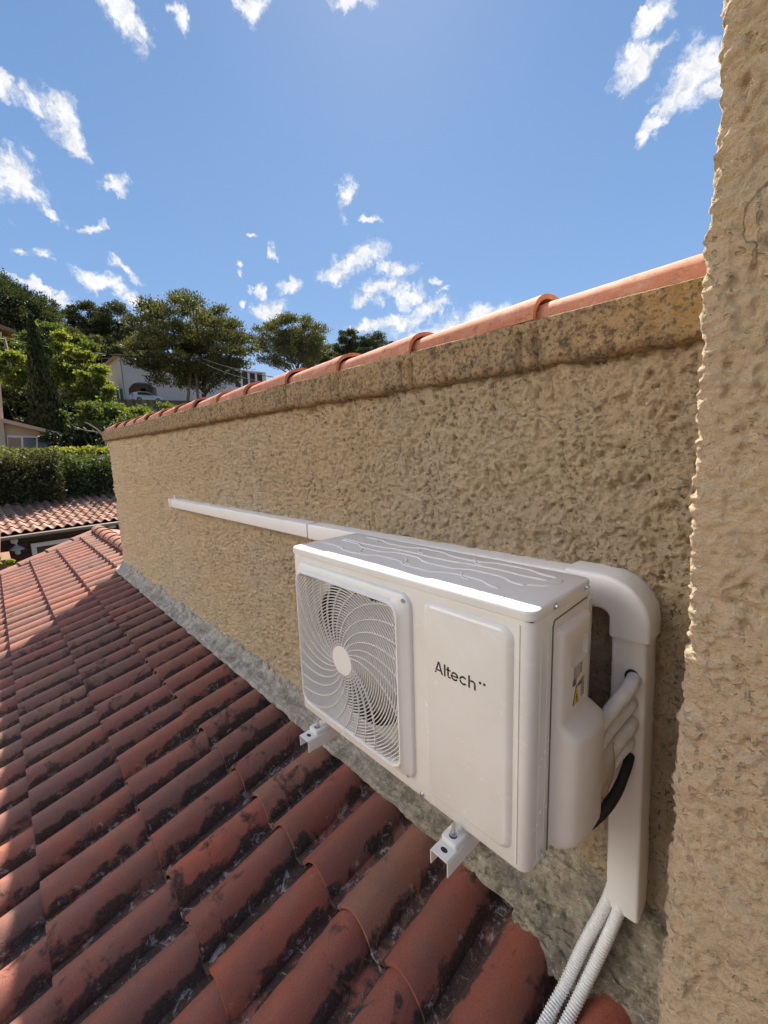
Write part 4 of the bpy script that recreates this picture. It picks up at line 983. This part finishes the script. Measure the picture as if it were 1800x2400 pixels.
# tall dark pines on the skyline
for (px, py, d_, rx, rz, k, lb) in ((216, 765, 63, 2.6, 3.3, 'darkpine', 'tall dark pine on the skyline with a bare slanting trunk below'), (290, 780, 61, 2.9, 3.6, 'darkpine', 'dense dark pine on the skyline touching the large stone pine'),
    (137, 765, 64, 1.8, 3.0, 'darkpine', 'thin open crowned pine standing alone on the skyline'), (185, 815, 56, 2.3, 2.0, 'pine', 'greyish green pine low under the skyline pines'), (262, 830, 58, 2.6, 1.6, 'darkpine', 'low dark pine filling the gap above the stone terrace')):
    c = at(px, py, d_*1.55); umbrella_tree(lb, based(c), c, rx, rz, 55, 20000 if px != 137 else 8000, .24, k, 'pines on the skyline', r0=.16, up=.5, cr=.34, lower=-.95)
for (px, py, d_, rx, rz, lb) in ((15, 762, 47, 3.8, 4.6, 'huge dark pine at the left picture edge, nearest of the wooded slope'), (80, 792, 49, 2.5, 3.9, 'dark pine just right of the huge one on the wooded slope'), (-60, 750, 46, 4.2, 4.6, 'dark pine outside the left edge of the wooded slope'), (110, 815, 50, 2.0, 2.2, 'low dark pine behind the tip of the cypress')):
    c = at(px, py, d_*1.55); umbrella_tree(lb, based(c), c, rx, rz, 64, 30000, .26, 'pine' if px == 80 else 'darkpine', 'pines on the wooded slope', r0=.25, up=.4, cr=.30, lower=-.95)
# broadleaf trees
def leafy(label, px, py, d_0, rx, rz, n, kind, s=.16, ncl=30, group='bright green trees', name='broadleaf_tree', cat='tree', base=None, r0=.12, lower=-.8, cr=.27):
    d_ = d_0*1.55 if d_0 >= 33 else d_0
    c = at(px, py, d_); return umbrella_tree(label, based(c) if base is None else base, c, rx, rz, ncl, n, s, kind, group, name, cat, r0, .6, lower, .3, cr, .7)
leafy('bright yellow green tree right of the cypress', 165, 885, 29, 1.75, 2.3, 15000, 'bright')
leafy('bright yellow green tree left of the cypress', 45, 895, 29.5, 1.35, 1.8, 8000, 'bright')
leafy('smaller bright green tree above the driveway end', 212, 925, 28, 1.1, 1.3, 6000, 'bright')
leafy('olive green tree behind the bright tree', 140, 820, 37, 2.4, 1.6, 8000, 'mid', .2)
leafy('olive green tree under the yellow house', 30, 850, 38, 2.3, 1.8, 6000, 'mid', .2)
leafy('spreading yellow tipped bush below the driveway wall', 285, 985, 26, 1.9, .85, 8000, 'bright', .13, 26, 'bushes below the driveway', 'bush', 'bush')
leafy('dark green bush below the spreading bush', 225, 995, 24, 1.7, 1.1, 8000, 'mid', .13, 26, 'bushes below the driveway', 'bush', 'bush')
leafy('deep green bush in shade behind the cypress foot', 150, 1000, 25.5, 1.9, 1.4, 9000, 'cypress', .14, 26, 'bushes below the driveway', 'bush', 'bush')  # undergrowth shade put into the dark leaf colour
leafy('shaded dark bush above the trimmed hedge', 215, 1035, 20, 1.5, .7, 6000, 'cypress', .12, 20, 'bushes below the driveway', 'bush', 'bush')  # dark leaves stand in for the shade under the shrubs
leafy('dark bush left of the cypress behind the lean to roof', 40, 965, 25, 1.6, 1.1, 6000, 'cypress', .14, 20, 'bushes below the driveway', 'bush', 'bush')
leafy('low green scrub on the bank at the right of the driveway wall', 400, 975, 30, 2.2, .7, 5000, 'mid', .14, 20, 'bushes below the driveway', 'bush', 'bush')
# cypress
bp_ = at(122, 1030, 23.5); tp = at(70, 738, 23.5); par = empty('cypress_tree', (bp_[0], bp_[1], gz(bp_)), 'tall narrow dark cypress rising before the bright tree', 'cypress tree')
n = 15000; hh = RNG.uniform(0, 1, n)**.8; zb = bp_[2]-1.6; H_ = tp[2]-zb; a = RNG.uniform(0, 2*PI, n)
rad = .66*np.clip(np.minimum((1-hh)*1.35, .35+hh*3), 0, 1)**.75; lump = 1+.16*perlin(np.stack([np.cos(a)*2, np.sin(a)*2, hh*9], 1))
rr = rad*lump*RNG.uniform(.72, 1.03, n); ax_ = bp_[0]+(tp[0]-bp_[0])*hh; ay_ = bp_[1]+(tp[1]-bp_[1])*hh
C = np.stack([ax_+rr*np.cos(a), ay_+rr*np.sin(a), zb+H_*hh], 1); D = np.stack([np.cos(a)*.35, np.sin(a)*.35, np.full(n, 1.4)], 1)
foliage_mesh('crown', C, .20, LM['cypress'], par, .35, dirs=D)
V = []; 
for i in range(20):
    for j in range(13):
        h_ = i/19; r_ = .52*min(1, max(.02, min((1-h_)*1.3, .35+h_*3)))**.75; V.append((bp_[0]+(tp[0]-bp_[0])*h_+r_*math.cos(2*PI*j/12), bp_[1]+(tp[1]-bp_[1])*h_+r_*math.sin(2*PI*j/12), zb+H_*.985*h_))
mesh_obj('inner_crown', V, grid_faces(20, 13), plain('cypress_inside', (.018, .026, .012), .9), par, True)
bm = bmesh.new(); tube(bm, [(bp_[0], bp_[1], gz(bp_)-.2), (bp_[0], bp_[1], zb+.6)], .14, 8); bm_obj('trunk', bm, M_bark, par)
# hedges
def hedge(label, x0, x1, y0, y1, z0, z1, n, kind, s, rough=.12, name='hedge', topkind=None):
    par = empty(name, ((x0+x1)/2, (y0+y1)/2, z0), label, 'hedge')
    # points near faces of the box +x, top, and sides
    f_ = RNG.choice(3, n, p=[.62, .26, .12]); u, v = RNG.uniform(0, 1, n), RNG.uniform(0, 1, n); dep = RNG.exponential(rough, n)
    X = np.where(f_ == 0, x1-dep, np.where(f_ == 1, x0+(x1-x0)*u, x0+(x1-x0)*u)); Y = np.where(f_ == 2, np.where(RNG.uniform(size=n) < .5, y0+dep, y1-dep), y0+(y1-y0)*v)
    Z = np.where(f_ == 1, z1-dep, z0+(z1-z0)*RNG.uniform(0, 1, n))
    C = np.stack([X, Y, Z], 1); lum = fbm(C*1.7, 3)*.22+fbm(C*5, 2)*.08; C[:, 0] += lum*(f_ == 0); C[:, 2] += lum*.7*(f_ != 2)
    foliage_mesh('leaves', C, s, LM[kind], par, .6, tint=np.clip(RNG.uniform(0, .7, n)+.5*fbm(C*.8, 2), 0, 1))
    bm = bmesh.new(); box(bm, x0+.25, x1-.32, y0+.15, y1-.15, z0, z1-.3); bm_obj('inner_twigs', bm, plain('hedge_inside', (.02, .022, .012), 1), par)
    return par
ha = hit(0, 1052, 0, -16.0); hb = hit(275, 1062, 0, -15.6)
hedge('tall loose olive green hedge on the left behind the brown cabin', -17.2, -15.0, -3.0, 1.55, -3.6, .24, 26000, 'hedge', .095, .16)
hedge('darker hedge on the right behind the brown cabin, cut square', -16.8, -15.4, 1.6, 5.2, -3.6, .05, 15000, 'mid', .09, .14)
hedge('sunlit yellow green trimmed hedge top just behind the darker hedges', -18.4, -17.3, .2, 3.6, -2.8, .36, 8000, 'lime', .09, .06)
# pale bare branches by the hedge
bm = bmesh.new(); q = at(252, 1050, 18.8)
def P3(px, py, d_=18.8): return tuple(at(px, py, d_))
tube(bm, [(q[0], q[1], gz(q)), P3(250, 1045), P3(246, 1025), P3(232, 1012)], [.06, .045, .04, .03], 7)
for br in ([(232, 1012), (205, 1010), (180, 1003), (172, 998)], [(240, 1016), (222, 1002), (205, 992), (198, 990)], [(246, 1030), (255, 1015), (252, 1002), (262, 992)], [(248, 1038), (258, 1030), (266, 1015)], [(205, 1010), (195, 1001)], [(250, 1012), (243, 1000)]):
    tube(bm, [P3(*p) for p in br], [.028-.006*i for i in range(len(br))], 6)
tag(bm_obj('bare_tree', bm, plain('pale_bark', (.42, .36, .28), .9), smooth=True), 'small bare tree with pale branches beside the wall end', 'tree')

# brown cabin
CB = -13.0; cab = empty('brown_cabin', (-14, 1, -4.8), 'dark brown timber cabin under a pinkish barrel tile roof', 'cabin')
cy = lambda y: CB-.10*(y-.0)      # eave line, slightly turned
e0 = hit(0, 1256, 0, CB); e1 = hit(284, 1226, 0, CB-.25); EZ = (e0[2]+e1[2])/2
a_ = math.atan2(-.10, 1); ex = np.array([math.sin(a_), math.cos(a_), 0]); up_ = np.array([-math.cos(a_), math.sin(a_), .23]); o0 = np.array([CB, 0, EZ+.05])
Vs, Fs, A1, A2 = [], [], [], []; base = 0
for c_ in range(-18, 34):
    for r in range(13):
        n = 12; tint = random.random(); L = []
        for t_ in (0, 1):
            for k in range(n+1):
                u = k/n; s = math.sin(PI*min(u/.62, 1)) if u < .62 else -.35*math.sin(PI*(u-.62)/.38)
                p = o0+ex*((c_+u)*.205)+up_*(r*.34+t_*.37)+np.array([0, 0, .052*s+.028*(1-t_)]); L.append(p)
        V = np.array(L); n1 = n+1; lip = V[:n1]-np.array([0, 0, .022]); V = np.concatenate([V, lip])
        q = [(j, n1+j, n1+j+1, j+1) for j in range(n)]+[(j, j+1, 2*n1+j+1, 2*n1+j) for j in range(n)]
        Vs.append(V); Fs.append(np.array(q)+base); base += len(V); A1.append(np.full(len(V), tint)); A2.append(np.ones(len(V)))
def farclay():
    m, t, b = mat('cabin_clay'); g = geo(t); c = ramp(t, attr(t, 'tint'), [(0, (.22, .115, .08)), (.5, (.31, .17, .12)), (1, (.40, .25, .18))])
    c = mix(t, ramp(t, noise(t, g, 6, 6, .7), [(.5, 0.), (.7, .6)]), c, (.20, .12, .10)); t.links.new(c, b.inputs['Base Color']); b.inputs['Roughness'].default_value = .9; return m
ob = mesh_obj('roof', np.concatenate(Vs), np.concatenate(Fs), farclay(), cab, True, {'tint': np.concatenate(A1), 'prof': np.concatenate(A2)}); ob.data.set_sharp_from_angle(angle=math.radians(50))
MC = Matrix(((ex[0]*0+math.cos(a_), ex[0], 0, CB), (-math.sin(a_), ex[1], 0, 0), (0, 0, 1, EZ), (0, 0, 0, 1)))     # local x out, y along, z up
def cbox(bm, *a): return box(bm, *a, M=MC)
bm = bmesh.new(); tube(bm, [MC @ Vector((.10, y, -.02)) for y in (-3.7, 7)], .048, 10); bm_obj('gutter', bm, plain('gutter_beige', (.24, .19, .13), .6), cab)
M_wood = plain('brown_boards', (.055, .024, .016), .75, 0, .35, 6)
bm = bmesh.new()
for k in range(24): cbox(bm, -.62+.0, -.45+.012*(k % 2), -3.6, 6.9, -.12-.13*(k+1), -.12-.13*k-.012)
cbox(bm, -3.2, -.52, -3.55, 6.85, -3.6, -.1); bm_obj('board_wall', bm, M_wood, cab)
wz = lambda px, py: MC.inverted() @ Vector(hit(px, py, 0, CB-.45))
w0 = wz(72, 1275); w1 = wz(165, 1275)
bm = bmesh.new(); y0, y1, zt = w0.y, w0.y+1.35, w0.z
for (a, b2, c3, d3) in ((y0, y1, zt-.10, zt), (y0, y0+.10, zt-1.1, zt-.1), (y1-.1, y1, zt-1.1, zt-.1), (y0, y1, zt-1.2, zt-1.1)): cbox(bm, -.44, -.395, a, b2, c3, d3)
wf = bm_obj('window', bm, plain('window_white', (.74, .70, .66), .5), cab); bm = bmesh.new(); cbox(bm, -.43, -.42, y0+.1, y1-.1, zt-1.1, zt-.1); bm_obj('pane', bm, plain('dark_glass', (.03, .035, .04), .1), wf)
# barn lamp on the cabin
l0 = wz(33, 1268); lp_ = empty('wall_lamp', tuple(MC @ Vector((-.40, l0.y, l0.z-.3))), 'white enamel barn lamp on the dark cabin wall', 'lamp')
bm = bmesh.new(); pts = [MC @ Vector(p) for p in ((-.42, l0.y, l0.z), (-.30, l0.y, l0.z+.07), (-.20, l0.y, l0.z+.04), (-.17, l0.y, l0.z-.06))]; tube(bm, spline(pts, 6), .015, 8); cyl(bm, pts[0], .07, MC.to_3x3() @ Vector((1, 0, 0)), .03, 16); bm_obj('lamp_arm', bm, plain('enamel', (.7, .7, .68), .4), lp_, angle=40)
bm = bmesh.new(); c = MC @ Vector((-.17, l0.y, l0.z-.06)); tube(bm, [c, c+Vector((0, 0, -.03)), c+Vector((0, 0, -.10)), c+Vector((0, 0, -.12))], [.025, .05, .14, .145], 20); bm_obj('lamp_shade', bm, plain('enamel_shade', (.36, .39, .39), .45), lp_, angle=40)
bm = bmesh.new(); tube(bm, [c+Vector((0, 0, z)) for z in (-.10, -.14, -.22, -.25)], [.055, .06, .055, .02], 14); bm_obj('lamp_glass', bm, plain('lamp_glass', (.5, .52, .48), .15), lp_, smooth=True)
bm = bmesh.new(); q = wz(268, 1241); c = MC @ Vector((-.40, q.y, q.z+.12)); tube(bm, [c+Vector((0, 0, z)) for z in (0, -.02, -.08, -.10)], [.02, .09, .10, .03], 14); cyl(bm, c-Vector((.06, 0, .0)), .02, (1, 0, 0), .08, 8)
tag(bm_obj('security_light', bm, plain('pale_lamp', (.7, .7, .68), .4), smooth=True), 'small round white light under the cabin gutter by the wall end', 'lamp')
# low roof corner and bush at the left edge in front of the cabin
leafy('yellow green bush in front of the cabin at the left edge', -12, 1338, 11.0, .36, .30, 3000, 'lime', .07, 14, None, 'bush', 'bush', r0=.03)
bm = bmesh.new(); q = at(-72, 1300, 12.2)
for k in range(6): tube(bm, [(q[0]-.2, q[1]-.55+.2*k, q[2]+.35), (q[0]+.75, q[1]-.62+.2*k, q[2]+.02)], [.085, .09], 10)
box(bm, q[0]-.3, q[0]+.7, q[1]-.7, q[1]+.62, q[2]-2.9, q[2]-.1)
tag(bm_obj('porch_roof', bm, farclay()), 'corner of a small tiled porch roof at the left edge in front of the cabin', 'roof')

# beige lean-to house
BX = -20.5; bh = empty('beige_house', (BX-2, 0, -2.8), 'beige rendered house with a lean to and a strip of three window panes', 'house')
M_beige = plain('beige_render', (.62, .46, .32), .9, 0, .06, 3)
def fb(name, pts, d0, m, par, x=BX):
    """prism whose front outline is read from pixels on the plane x, thickness d0 back"""
    L = [hit(px, py, 0, x) for px, py in pts]; bm = bmesh.new(); loft(bm, [[tuple(p) for p in L], [(p[0]-d0, p[1], p[2]) for p in L]]); return bm_obj(name, bm, m, par)
fb('main_wall', [(-160, 850), (2, 900), (15, 1075), (-160, 1080)], 5, M_beige, bh, BX+.15)
fb('lean_to_wall', [(10, 990), (128, 1022), (130, 1080), (13, 1085)], 4, M_beige, bh)
L = [hit(px, py, 0, BX+.45) for px, py in ((8, 981), (142, 1014), (142, 1021), (8, 990))]; bm = bmesh.new(); loft(bm, [[tuple(p) for p in L], [(p[0]-4.6, p[1], p[2]) for p in L]]); bm_obj('roof', bm, plain('pink_tile_edge', (.62, .40, .30), .9, 0, .2, 20), bh)
fr2 = fb('window', [(16, 1020), (118, 1024), (122, 1056), (19, 1058)], .1, plain('window_frame_white', (.8, .8, .78), .5), bh, BX+.06)
for (xa, xb) in ((19, 49), (54, 84), (88, 117)): fb('pane', [(xa, 1025), (xb, 1026), (xb+1, 1056), (xa+1, 1056)], .02, plain('lean_to_glass', (.05, .06, .065), .08), fr2, BX+.07)
fb('downpipe', [(120, 1020), (126, 1020), (128, 1060), (122, 1060)], .1, plain('stone_corner', (.45, .36, .25), .9, 0, .4, 12), bh, BX+.08)

# white house
WX = -68.0; wh = empty('white_house', (WX-4, 16, 5), 'white rendered villa with a recessed arched garage, half hidden by the large pine', 'house')
M_wh = plain('white_render', (.66, .645, .635), .9, 0, .04, .8); M_wood2 = plain('eave_tan', (.45, .30, .20), .8); M_dk = plain('dark_opening', (.03, .03, .035), .4)
def hz(px, py, x=WX): q = hit(px, py, 0, x); return q[1], q[2]
yL, zT = hz(279, 836); yR, zR = hz(622, 864); yG0, zG1 = hz(299, 894); yG1, _ = hz(366, 897); _, zB = hz(300, 943)
bm = bmesh.new()
def wb(*a): return box(bm, *a)
wb(WX-9, WX, yL, yG0, zB-1, zT); wb(WX-9, WX, yG0, yG1, zG1, zT); wb(WX-9, WX, yG1, yR, zB-1, zT); wb(WX-9, WX-3.2, yG0, yG1, zB-1, zG1)
bm_obj('wall', bm, M_wh, wh)
bm = bmesh.new(); A = []
for k in range(13): s = k/12; A.append((yG0+(yG1-yG0)*s, zG1-1.0*(abs(2*s-1)**3)))
loft(bm, [[(x, yG0-.05, zG1+.05)]+[(x, y, z) for y, z in A]+[(x, yG1+.05, zG1+.05)] for x in (WX+.03, WX-.35)]); bm_obj('garage_arch', bm, M_wh, wh)
bm = bmesh.new(); box(bm, WX-3.15, WX-3.10, yG0+.6, yG0+3.4, zB, zG1-1.2); bm_obj('garage_door', bm, plain('garage_cream', (.60, .50, .38), .7), wh)
ya, za = hz(343, 903); yb2, zb2 = hz(356, 922); bm = bmesh.new(); box(bm, WX-3.2, WX-3.1, ya, yb2, zB-.1, za); bm_obj('front_door', bm, M_dk, wh)
bm = bmesh.new(); box(bm, WX-3.19, WX-3.16, yG0, yG1, zB-.5, zG1); bm_obj('porch_back_wall', bm, plain('porch_cream', (.55, .45, .33), .9), wh)
# low hipped roof with eaves
ho = .45; zt = zT+.02; v0 = [(WX+ho, yL-ho, zt), (WX+ho, yR+ho-7, zt), (WX-9-ho, yR+ho, zt), (WX-9-ho, yL-ho, zt)]
bm = bmesh.new(); loft(bm, [[(x, y, z) for x, y, z in v0], [(x, y, z+.22) for x, y, z in v0]]); bm_obj('eaves', bm, M_wood2, wh)
bm = bmesh.new(); a = [bm.verts.new((x, y, z+.225)) for x, y, z in v0]; r1 = bm.verts.new((WX-4.5, yL+4, zt+1.0)); r2 = bm.verts.new((WX-4.5, yR-9, zt+1.0))
for q in ((a[0], a[1], r2, r1), (a[1], a[2], r2), (a[2], a[3], r1, r2), (a[3], a[0], r1)): bm.faces.new(q)
bm_obj('roof', bm, plain('villa_tiles', (.42, .26, .18), .9, 0, .2, 3), wh)
y0_, z0_ = hz(545, 868); y1_, z1_ = hz(618, 912)
bm = bmesh.new(); box(bm, WX-.02, WX+.03, y0_, y1_, z1_, z0_); vo = bm_obj('veranda_opening', bm, M_dk, wh)
for k in range(5): bm = bmesh.new(); y_ = y0_+(y1_-y0_)*k/4; box(bm, WX+.03, WX+.2, y_-.16, y_+.16, z1_, z0_); bm_obj('veranda_post', bm, M_wh, wh)
bm = bmesh.new(); ya, za = hz(273, 858); tube(bm, [(WX+.06, yL+.1, zT), (WX+.06, yL+.1, zB)], .05, 6); bm_obj('downpipe', bm, plain('pipe_grey', (.3, .3, .3), .5), wh)
# driveway, parapet of the driveway
q0 = at(200, 950, 67.6); q1 = at(520, 965, 67.6)
m = plain('driveway_concrete', (.42, .38, .34), .9, 0, .12, 1.5)
bm = bmesh.new(); pl = []
for th in np.arange(5, 36, 1.5): a = math.radians(th); pl.append((-67.4*math.cos(a), 67.4*math.sin(a)))
pr2 = [(-80*math.cos(math.radians(th)), 80*math.sin(math.radians(th))) for th in np.arange(5, 36, 1.5)]
for i in range(len(pl)-1):
    vs = [bm.verts.new((p[0], p[1], zB+.02)) for p in (pl[i], pl[i+1], pr2[i+1], pr2[i])]; bm.faces.new(vs)
bmesh.ops.remove_doubles(bm, verts=bm.verts[:], dist=.01)
tag(bm_obj('driveway', bm, m), kind='structure')
bm = bmesh.new()
R0 = []
for i in range(len(pl)):
    a1 = pl[i]; R0.append([(a1[0]*1.003, a1[1]*1.003, zB-4.0), (a1[0]*.997, a1[1]*.997, zB-4.0), (a1[0]*.997, a1[1]*.997, zB+.10), (a1[0]*1.003, a1[1]*1.003, zB+.10)])
loft(bm, R0)
m, t, b = mat('stained_concrete'); g = geo(t); mp = N(t, 'ShaderNodeMapping'); mp.inputs['Scale'].default_value = (2.2, 2.2, .25); t.links.new(g, mp.inputs[0])
t.links.new(ramp(t, noise(t, mp.outputs[0], 1, 6, .7), [(.35, (.04, .035, .03)), (.65, (.26, .22, .18))]), b.inputs['Base Color']); b.inputs['Roughness'].default_value = .95
tag(bm_obj('retaining_wall', bm, m), 'stained grey retaining wall below the driveway of the white house', 'wall')
# white hatchback
def car():
    q = at(343, 941, 70.1); yaw = math.radians(8); root = empty('parked_car', (q[0], q[1], zB+.02), 'white hatchback parked in front of the white villa', 'car')
    Mx = Matrix.Translation((q[0], q[1], zB+.02)) @ Matrix.Rotation(yaw, 4, 'Z')
    # side profile along local y (length), z ; nose to +y
    out_ = [(-2.0, .35), (-2.05, .60), (-1.98, .95), (-1.70, 1.30), (-1.2, 1.45), (-.3, 1.48), (.25, 1.40), (.95, 1.02), (1.75, .88), (1.98, .70), (2.02, .40), (1.9, .25), (-1.85, .25)]
    bm = bmesh.new(); L = []
    for x, k in ((-.86, .90), (-.82, .97), (-.6, 1.0), (.6, 1.0), (.82, .97), (.86, .90)):
        L.append([Mx @ Vector((x*(1 if z < 1.0 else .84), y*(.985 if abs(x) > .8 else 1), .25+(z-.25)*k)) for y, z in out_])
    loft(bm, L); bd = bm_obj('body', bm, plain('car_white', (.80, .82, .84), .25, coat=.6), root, angle=35)
    bm = bmesh.new(); gl = [(-1.45, .98), (-1.25, 1.33), (-.3, 1.38), (.2, 1.30), (.72, 1.02)]
    loft(bm, [[Mx @ Vector((.80 if z < 1.05 else .745, y, z)) for y, z in gl], [Mx @ Vector((.86 if z < 1.05 else .775, y, z)) for y, z in gl]]); bm_obj('side_window', bm, M_dk, bd)
    for y in (-1.25, 1.28):
        bm = bmesh.new(); cyl(bm, Mx @ Vector((.70, y, .32)), .33, Mx.to_3x3() @ Vector((1, 0, 0)), .19, 22); wo = bm_obj('wheel', bm, plain('tyre', (.02, .02, .02), .8), root)
        bm = bmesh.new(); cyl(bm, Mx @ Vector((.88, y, .32)), .20, Mx.to_3x3() @ Vector((1, 0, 0)), .02, 16); bm_obj('rim', bm, plain('rim_grey', (.4, .4, .42), .4, .6), wo)
        bm = bmesh.new(); cyl(bm, Mx @ Vector((-.89, y, .32)), .33, Mx.to_3x3() @ Vector((1, 0, 0)), .19, 22); bm_obj('wheel', bm, plain('tyre', (.02, .02, .02), .8), root)
    bm = bmesh.new(); 
    for x in (.70,): loft(bm, [[Mx @ Vector((x-.1, -2.045, .75)), Mx @ Vector((x+.1, -2.03, .75)), Mx @ Vector((x+.1, -1.99, 1.0)), Mx @ Vector((x-.1, -2.0, 1.0))], [Mx @ Vector((x-.1, -2.09, .75)), Mx @ Vector((x+.1, -2.07, .75)), Mx @ Vector((x+.1, -2.02, 1.0)), Mx @ Vector((x-.1, -2.03, 1.0))]])
    bm_obj('tail_light', bm, plain('tail_red', (.4, .02, .02), .3), bd)
car()
# blue covered vehicle and dark gate beside the garage
q = at(246, 925, 71.3); bm = bmesh.new(); box(bm, q[0]-1, q[0]+1, q[1]-1, q[1]+1.5, zB, zB+1.9); bevel(bm, .35, 3); tag(bm_obj('covered_trailer', bm, plain('blue_cover', (.03, .08, .18), .5), smooth=True), 'small trailer under a dark blue cover left of the garage', 'trailer')
q = at(268, 925, 69.8); gt = empty('gate', (q[0], q[1], zB), 'grey panelled gate with white posts left of the garage', 'gate')
bm = bmesh.new(); box(bm, q[0]-.04, q[0]+.04, q[1]-1.5, q[1]+1.5, zB+.08, zB+1.85); bm_obj('gate_panel', bm, plain('gate_grey', (.10, .11, .12), .6), gt)
for k in (-1.5, .6, 1.6): bm = bmesh.new(); box(bm, q[0]-.05, q[0]+.09, q[1]+k-.07, q[1]+k+.07, zB, zB+2.0); bm_obj('gate_post', bm, M_wh, gt)
# terrace walls and flowering shrubs left of the villa
bm = bmesh.new(); 
p0 = at(205, 855, 86.8); p1 = at(280, 850, 86.8)
for (pa, pb, d_, h_) in (((212, 852), (282, 848), 87, 2.4),): 
    A_, B_ = at(*pa, d_), at(*pb, d_); loft(bm, [[(A_[0], A_[1], A_[2]-h_), (A_[0]-.4, A_[1], A_[2]-h_), (A_[0]-.4, A_[1], A_[2]), (A_[0], A_[1], A_[2])], [(B_[0], B_[1], B_[2]-h_), (B_[0]-.4, B_[1], B_[2]-h_), (B_[0]-.4, B_[1], B_[2]), (B_[0], B_[1], B_[2])]])
M_st = plain('dry_stone', (.30, .24, .18), .95, 0, .35, 2.5)
tag(bm_obj('terrace_wall', bm, M_st), 'upper dry stone terrace wall left of the white villa', 'wall')
bm = bmesh.new(); A_, B_ = at(218, 897, 77.5), at(278, 893, 77.5); h_ = 2.6
loft(bm, [[(p[0], p[1], p[2]-h_), (p[0]-.4, p[1], p[2]-h_), (p[0]-.4, p[1], p[2]), (p[0], p[1], p[2])] for p in (A_, B_)])
tag(bm_obj('terrace_wall', bm, M_st), 'lower pale terrace wall beside the covered trailer', 'wall')
leafy('pale flowering shrub row on the terrace', 245, 866, 53, 1.2, .5, 2200, 'hedge', .2, 14, 'terrace shrubs', 'shrub', 'shrub', r0=.03)
leafy('dark rounded shrub on the lower terrace', 240, 883, 51.5, 1.1, .5, 1800, 'mid', .2, 12, 'terrace shrubs', 'shrub', 'shrub', r0=.03)
leafy('bright shrub on the lower terrace near the villa', 264, 882, 51, .8, .45, 1500, 'bright', .18, 10, 'terrace shrubs', 'shrub', 'shrub', r0=.03)
# yellow house at the left edge
YX = -62; yh = empty('yellow_house', (YX-2, 1, 5), 'yellow house with a brown tiled roof at the left edge among the trees', 'house')
fb('wall', [(-90, 785), (30, 792), (30, 840), (-90, 850)], 6, plain('yellow_render', (.62, .33, .07), .9), yh, YX)
fb('roof', [(-90, 745), (0, 760), (38, 774), (38, 780), (0, 770), (-90, 756)], 6.5, plain('brown_roof', (.30, .17, .11), .9, 0, .2, 4), yh, YX+.4)
fb('window', [(-6, 778), (4, 778), (4, 800), (-6, 800)], .08, M_wh, yh, YX+.05)
# poles and wires
def pole(label, a, b, ra, rb, par_d=56, grp='utility poles'):
    A_, B_ = at(*a, par_d), at(*b, par_d); r = empty('utility_pole', (B_[0], B_[1], B_[2]-.6), label, 'pole', grp)
    bm = bmesh.new(); tube(bm, [(B_[0], B_[1], B_[2]-1.2), tuple(A_)], [rb, ra], 10); bm_obj('post', bm, M_pole, r, smooth=True); return A_, r
A1_, r = pole('upright grey wooden pole in front of the large pine', (454, 832), (466, 950), .13, .17)
bm = bmesh.new(); A_ = at(456, 846, 55.8); box(bm, A_[0]-.05, A_[0]+.12, A_[1]-.12, A_[1]+.12, A_[2]-.15, A_[2]+.15); bm_obj('junction_box', bm, plain('box_grey', (.25, .25, .25), .6), r)
pole('leaning brown wooden pole propping the upright one', (449, 848), (434, 955), .14, .20)
A2_, r = pole('dark pole at the left edge below the yellow house', (11, 794), (26, 872), .11, .14, 51)
bm = bmesh.new(); q = at(16, 866, 51.1); box(bm, q[0]-.1, q[0]+.1, q[1]-1.4, q[1]+.5, q[2]-.26, q[2]-.06); box(bm, q[0]-.12, q[0]+.12, q[1]-.8, q[1]+.6, q[2]-.7, q[2]-.27); bm_obj('crossarm', bm, plain('crossarm_grey', (.08, .08, .09), .6), r)
def wire(label, a, b, sag=.4, r=.05):
    a = Vector(a); b = Vector(b); bm = bmesh.new(); tube(bm, [a.lerp(b, k/24)-Vector((0, 0, sag*4*(k/24)*(1-k/24))) for k in range(25)], r, 5); tag(bm_obj('overhead_wire', bm, M_black, smooth=True), label, 'wire', 'overhead wires')
wire('long overhead wire crossing in front of the cypress and both bright trees', A2_, A1_, .7)
wire('overhead wire leaving the left pole out of the picture', A2_, at(-90, 775, 30), .1)
wire('upper overhead wire sloping right from the upright pole', A1_, at(640, 884, 27), .2, .026)
wire('lower overhead wire sloping right from the upright pole', A1_-np.array([0, 0, .25]), at(640, 900, 27), .4, .026)
bm = bmesh.new(); a, b2 = at(205, 842, 85.2), at(285, 838, 85.2)
tube(bm, [tuple(a), tuple(b2)], .02, 5)
for k in range(6): p = a+(b2-a)*k/5; tube(bm, [tuple(p), (p[0], p[1], p[2]-.6)], .02, 5)
tag(bm_obj('terrace_railing', bm, plain('rail_grey', (.45, .45, .45), .5)), 'thin metal railing on the upper terrace wall', 'railing')
